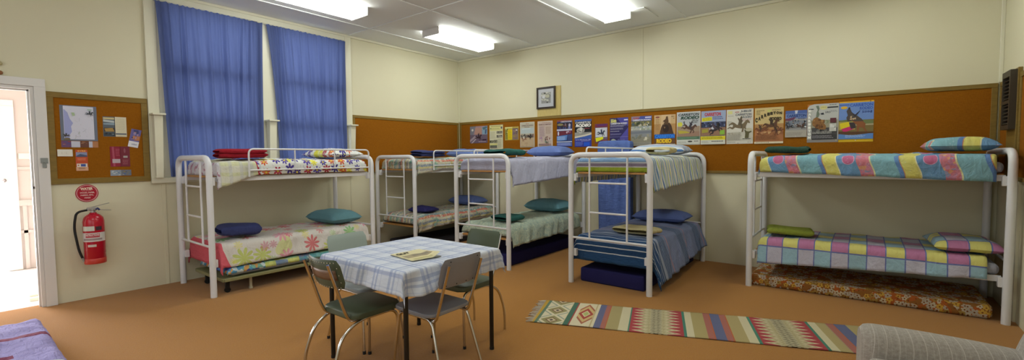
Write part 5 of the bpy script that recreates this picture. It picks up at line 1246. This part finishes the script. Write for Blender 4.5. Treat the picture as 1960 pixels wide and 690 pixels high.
# ================================================================== RUG
def rugmat():
    g = G('woven_rug'); q = g.sep(g.uv()); L, Wd = q[0], q[1]      # metres
    tri = lambda x, fr: g.m('ABSOLUTE', g.m('SUBTRACT', g.m('MULTIPLY', g.m('FRACT', g.m('MULTIPLY', x, fr)), 2), 1))
    stops = [(0, '#b89640'), (.035, '#5e7a68'), (.06, '#c8bc94'), (.29, '#3f6a5c'), (.33, '#9c3c40'), (.35, '#cfc6a8'), (.40, '#b8a880'), (.53, '#cfc6a8'), (.56, '#5c6284'), (.615, '#b0603c'), (.66, '#a09468'), (.77, '#c4bc9c'), (.845, '#3f7c6c'), (.865, '#a03c48'),
             (1.31, '#3f7c6c'), (1.325, '#c8c0a0'), (1.385, '#a59868'), (1.50, '#b0603c'), (1.55, '#5c6488'), (1.64, '#b0603c'), (1.69, '#a89a6c'), (1.80, '#c8c0a0'), (1.87, '#3f7c6c'), (1.89, '#a03c48'), (2.34, '#3f7c6c'), (2.36, '#c8c0a0'), (2.42, '#a89a6c'), (2.50, '#b0603c'), (2.56, '#5c6488'), (2.65, '#a89a6c')]
    c = g.ramp(g.m('MULTIPLY', L, 1/3), [(a/3, H(b)) for a, b in stops])
    def zig(c, x0, x1):
        t = tri(Wd, 1/.075); mid = (x0+x1)/2; half = (x1-x0)/2
        d = g.m('ABSOLUTE', g.m('SUBTRACT', L, mid)); inside = g.m('LESS_THAN', d, half-.01)
        k = g.m('ADD', d, g.m('MULTIPLY', t, .11))
        spike = g.m('MULTIPLY', g.m('LESS_THAN', k, half-.01), inside); c = g.mix(spike, c, H('#cfc6a4'))
        k2 = g.m('FRACT', g.m('MULTIPLY', g.m('ADD', k, .5), 1/.045)); inner = g.m('MULTIPLY', g.m('LESS_THAN', k, half*.80), inside)
        return g.mix(g.m('MULTIPLY', inner, g.m('GREATER_THAN', k2, .5)), c, g.mix(g.m('LESS_THAN', d, half*.22), H('#8a7c52'), H('#3c382c')))
    c = zig(c, .875, 1.30); c = zig(c, 1.90, 2.33)
    # diamonds in the end field
    a = g.m('MULTIPLY', g.m('ABSOLUTE', g.m('SUBTRACT', g.m('FRACT', g.m('MULTIPLY', g.m('ADD', Wd, .05), 1/.27)), .5)), .27)
    b = g.m('ABSOLUTE', g.m('SUBTRACT', L, .175)); dd = g.m('ADD', a, g.m('MULTIPLY', b, 1.15)); inb = g.m('LESS_THAN', b, .112)
    ring = g.m('FRACT', g.m('MULTIPLY', dd, 1/.05)); cc = g.ramp(g.m('MULTIPLY', dd, 1/.2), [(0, H('#503c48')), (.12, H('#c9bd98')), (.25, H('#7a5a4c')), (.34, H('#8f8a60')), (.58, H('#cfc6a8')), (.78, H('#8f9a8c')), (.9, H('#cfc6a8'))]); c = g.mix(inb, c, cc)
    # medallion
    a2 = g.m('ABSOLUTE', g.m('SUBTRACT', Wd, .32)); b2 = g.m('ABSOLUTE', g.m('SUBTRACT', L, .455)); d2 = g.m('ADD', g.m('MULTIPLY', a2, .45), b2)
    m2 = g.m('LESS_THAN', b2, .07); cm = g.ramp(g.m('MULTIPLY', d2, 6), [(0, H('#a8b070')), (.17, H('#cfc098')), (.25, H('#a04440')), (.42, H('#c4aa74')), (.62, H('#a0604c')), (.75, H('#cfc6a8'))]); c = g.mix(m2, c, cm)
    # broken dashes in the rust bands
    dash = g.m('GREATER_THAN', g.m('FRACT', g.m('MULTIPLY', g.m('ADD', Wd, g.m('MULTIPLY', L, 1.0)), 1/.03)), .6)
    isr = None
    for x0, x1 in ((.615, .66), (1.50, 1.55), (1.64, 1.69), (2.50, 2.56)):
        k = g.m('MULTIPLY', g.m('GREATER_THAN', L, x0), g.m('LESS_THAN', L, x1)); isr = k if isr is None else g.m('ADD', isr, k)
    c = g.mix(g.m('MULTIPLY', g.m('MULTIPLY', isr, dash), .8), c, H('#7c6c88'))
    f, _ = g.noi(g.vm('MULTIPLY', g.uv(), (60, 240, 1)), 1, 2); g.bump(f, .4, .004); c = g.mix(g.m('MULTIPLY', f, .2), c, H('#8c7c5c'))
    M['rug'] = g.fin(c, .96, 0, .1)
rugmat()
r = empty('runner_rug', (4.284, -3.455, 0), rad(21.6)); tag(r, 'long striped flat-woven runner rug with a fringed end on the carpet', 'rug')
RL, RW = 2.85, .63
def rugf(s, t):
    x = s*RL; y = t*RW
    sk = -.02*(1-t)
    z = .006+.003*noise.noise(Vector((x*1.5, y*2, 0)))+.004*max(0, noise.noise(Vector((x*3, y*.5, 4))))
    return (x+sk, y+.006*noise.noise(Vector((x*3, 0, 2)))*(1 if t > .95 or t < .05 else 0), z), (x, y)
mb = MB(); mb.grid(rugf, 140, 24); sol(mb.build('woven_panel', M['rug'], r), .005)
mb = MB(); rnd = random.Random(4)
for k in range(34):
    y = .01+k*(RW-.02)/33; L_ = rnd.uniform(.05, .085); yy = y+rnd.uniform(-.02, .02)
    mb.tube([(0, y, .008), (-L_*.5, (y+yy)/2, .010), (-L_, yy, .006)], .0035, 6)
o = mb.build('fringe', plain('fringe_cotton', '#b9b0a0', .9), r); 

# ================================================================== ARMCHAIR
def knit():
    g = G('knit_fabric'); q = g.sep(g.uv()); f, _ = g.noi(g.uv(), 260, 2, .7); f2, _ = g.noi(g.uv(), 70, 3, .7)
    c = g.mix(g.m('MULTIPLY_ADD', f2, 1.6, -.3, clamp=True), H('#8e867b'), H('#b8b2aa'))
    w_, _ = g.noi(g.uv(), 3, 1); k = g.m('FRACT', g.m('MULTIPLY', g.m('ADD', q[0], g.m('MULTIPLY', w_, .008)), 1/.026)); ln_ = g.m('LESS_THAN', k, .14); k3 = g.m('FRACT', g.m('MULTIPLY', g.m('ADD', q[0], g.m('MULTIPLY', w_, .05)), 1/.047)); ln2 = g.m('LESS_THAN', k3, .07)
    c = g.mix(g.m('MULTIPLY', g.m('MAXIMUM', g.m('MULTIPLY', ln_, .3), ln2), .5), c, H('#d8d4cc')); g.bump(g.m('ADD', f, f2), .5, .006)
    M['knit'] = g.fin(c, .95, 0, .1, .3)
knit()
r = empty('armchair', (7.065, -4.0, 0), rad(9)); tag(r, 'beige knit-covered armchair in the lower right corner of the photo', 'armchair')
def roll(mb, x0, x1, yc, zc, ry, rz_, zb, n=40, m_=28, ex=2.6, drop=0):
    """padded arm: rounded top running along x from x0 (front) to x1, sides down to zb"""
    P = []
    for k in range(n+1):
        a = pi*k/n; c_, s_ = cos(a), sin(a)
        P.append((yc+ry*math.copysign(abs(c_)**.8, c_), zc+rz_*abs(s_)**.9))
    P = [(yc+ry, zb)]+[(yc+ry*1.0, zb+(zc-zb)*.5)]+P+[(yc-ry, zb+(zc-zb)*.5)]+[(yc-ry, zb)]
    N = len(P); L_ = [0]
    for k in range(1, N): L_.append(L_[-1]+hypot(P[k][0]-P[k-1][0], P[k][1]-P[k-1][1]))
    vs = []; uv = []; M_ = m_
    for i in range(M_+1):
        t = i/M_; x = x0+(x1-x0)*t
        e = min(1, (x-x0)/.07); sc2 = (1-(1-e)**2)**.5 if e < 1 else 1; sc2 = .55+.45*sc2; xo = 0
        zd = drop*t*t
        for k, (y, z) in enumerate(P):
            yy = yc+(y-yc)*sc2; zz = zb+(z-zb)*(.90+.10*sc2 if z > zb else 1)-zd*(z > zb+.05)
            vs.append((x, yy, zz)); uv.append((x, L_[k]))
    fs = [[i*N+k, i*N+k+1, (i+1)*N+k+1, (i+1)*N+k] for i in range(M_) for k in range(N-1)]
    mb.add(vs, [f[::-1] for f in fs], 0, uv)
    mb.add(vs[:N], [list(range(N))], 0, [(p[1], p[2]) for p in vs[:N]], smooth=True)
    mb.add(vs[-N:], [list(range(N))[::-1]], 0, [(p[1], p[2]) for p in vs[-N:]], smooth=True)
# local frame: x from front (-) to back (+), y to the far arm (+)
for yc in (.29, -.52):
    mb = MB(); roll(mb, -.40, .20, yc, .51, .125, .10, .10, drop=.03); mb.build('arm', M['knit'], r)
mb = MB(); mb.box(-.37, .22, -.40, .17, .10, .36, bev=.03); mb.build('base', M['knit'], r)
mb = MB(); bmx = bmesh.new(); bmesh.ops.create_cube(bmx, size=1)
for v in bmx.verts: v.co = Vector((-.11+v.co.x*.58, -.115+v.co.y*.56, .43+v.co.z*.14))
bmesh.ops.bevel(bmx, geom=bmx.edges[:], offset=.05, segments=5, profile=.5, affect='EDGES'); mb.bm(bmx); mb.build('seat_cushion', M['knit'], r)
mb = MB()
def backf(s, t):
    # padded back with rounded shoulders, leaning back
    a = s*2*pi; v = t
    cx, cs = cos(a), sin(a); X = math.copysign(abs(cx)**.5, cx)*.085; Y = math.copysign(abs(cs)**.45, cs)
    q = max(0, v*1.0); k = (1-q**3.2)**(1/2.4) if q < 1 else 0
    z = .12+.80*v
    return (.225+X*max(k, .05)**.5+.10*v*v, -.115+Y*.52*(.12+.88*max(k, 0)), z), (a*.15, z)
mb.grid(backf, 48, 24); mb.build('back_cushion', M['knit'], r)
for x in (-.33, .24):
    for y in (-.55, .32):
        mb = MB(); mb.tube([(x, y, 0), (x, y, .11)], .02, 12, rs=[.016, .024]); mb.build('leg', M['dark_frame'], r)

# ================================================================== NEAR MATTRESS
mb = MB(); drape(mb, 0, 1.9, 0, .85, .16, .14, .14, .14, .14, r=.05, flare=.06, wr=.02, hem=.012, seed=31, puff=.02, p=3)
r = empty('floor_mattress', (1.13, -7.08, 0)); tag(r, 'mattress in lilac and maroon striped cover on the floor, cut by the lower left edge', 'mattress')
o = mb.build('striped_cover', M['lilac_stripe'], r); sol(o, .01)
mb = mattress_mb(1.86, .80, .135, .03, 12); o = mb.build('foam_core', M['white_sheet'], r, (.95, .425, .0))
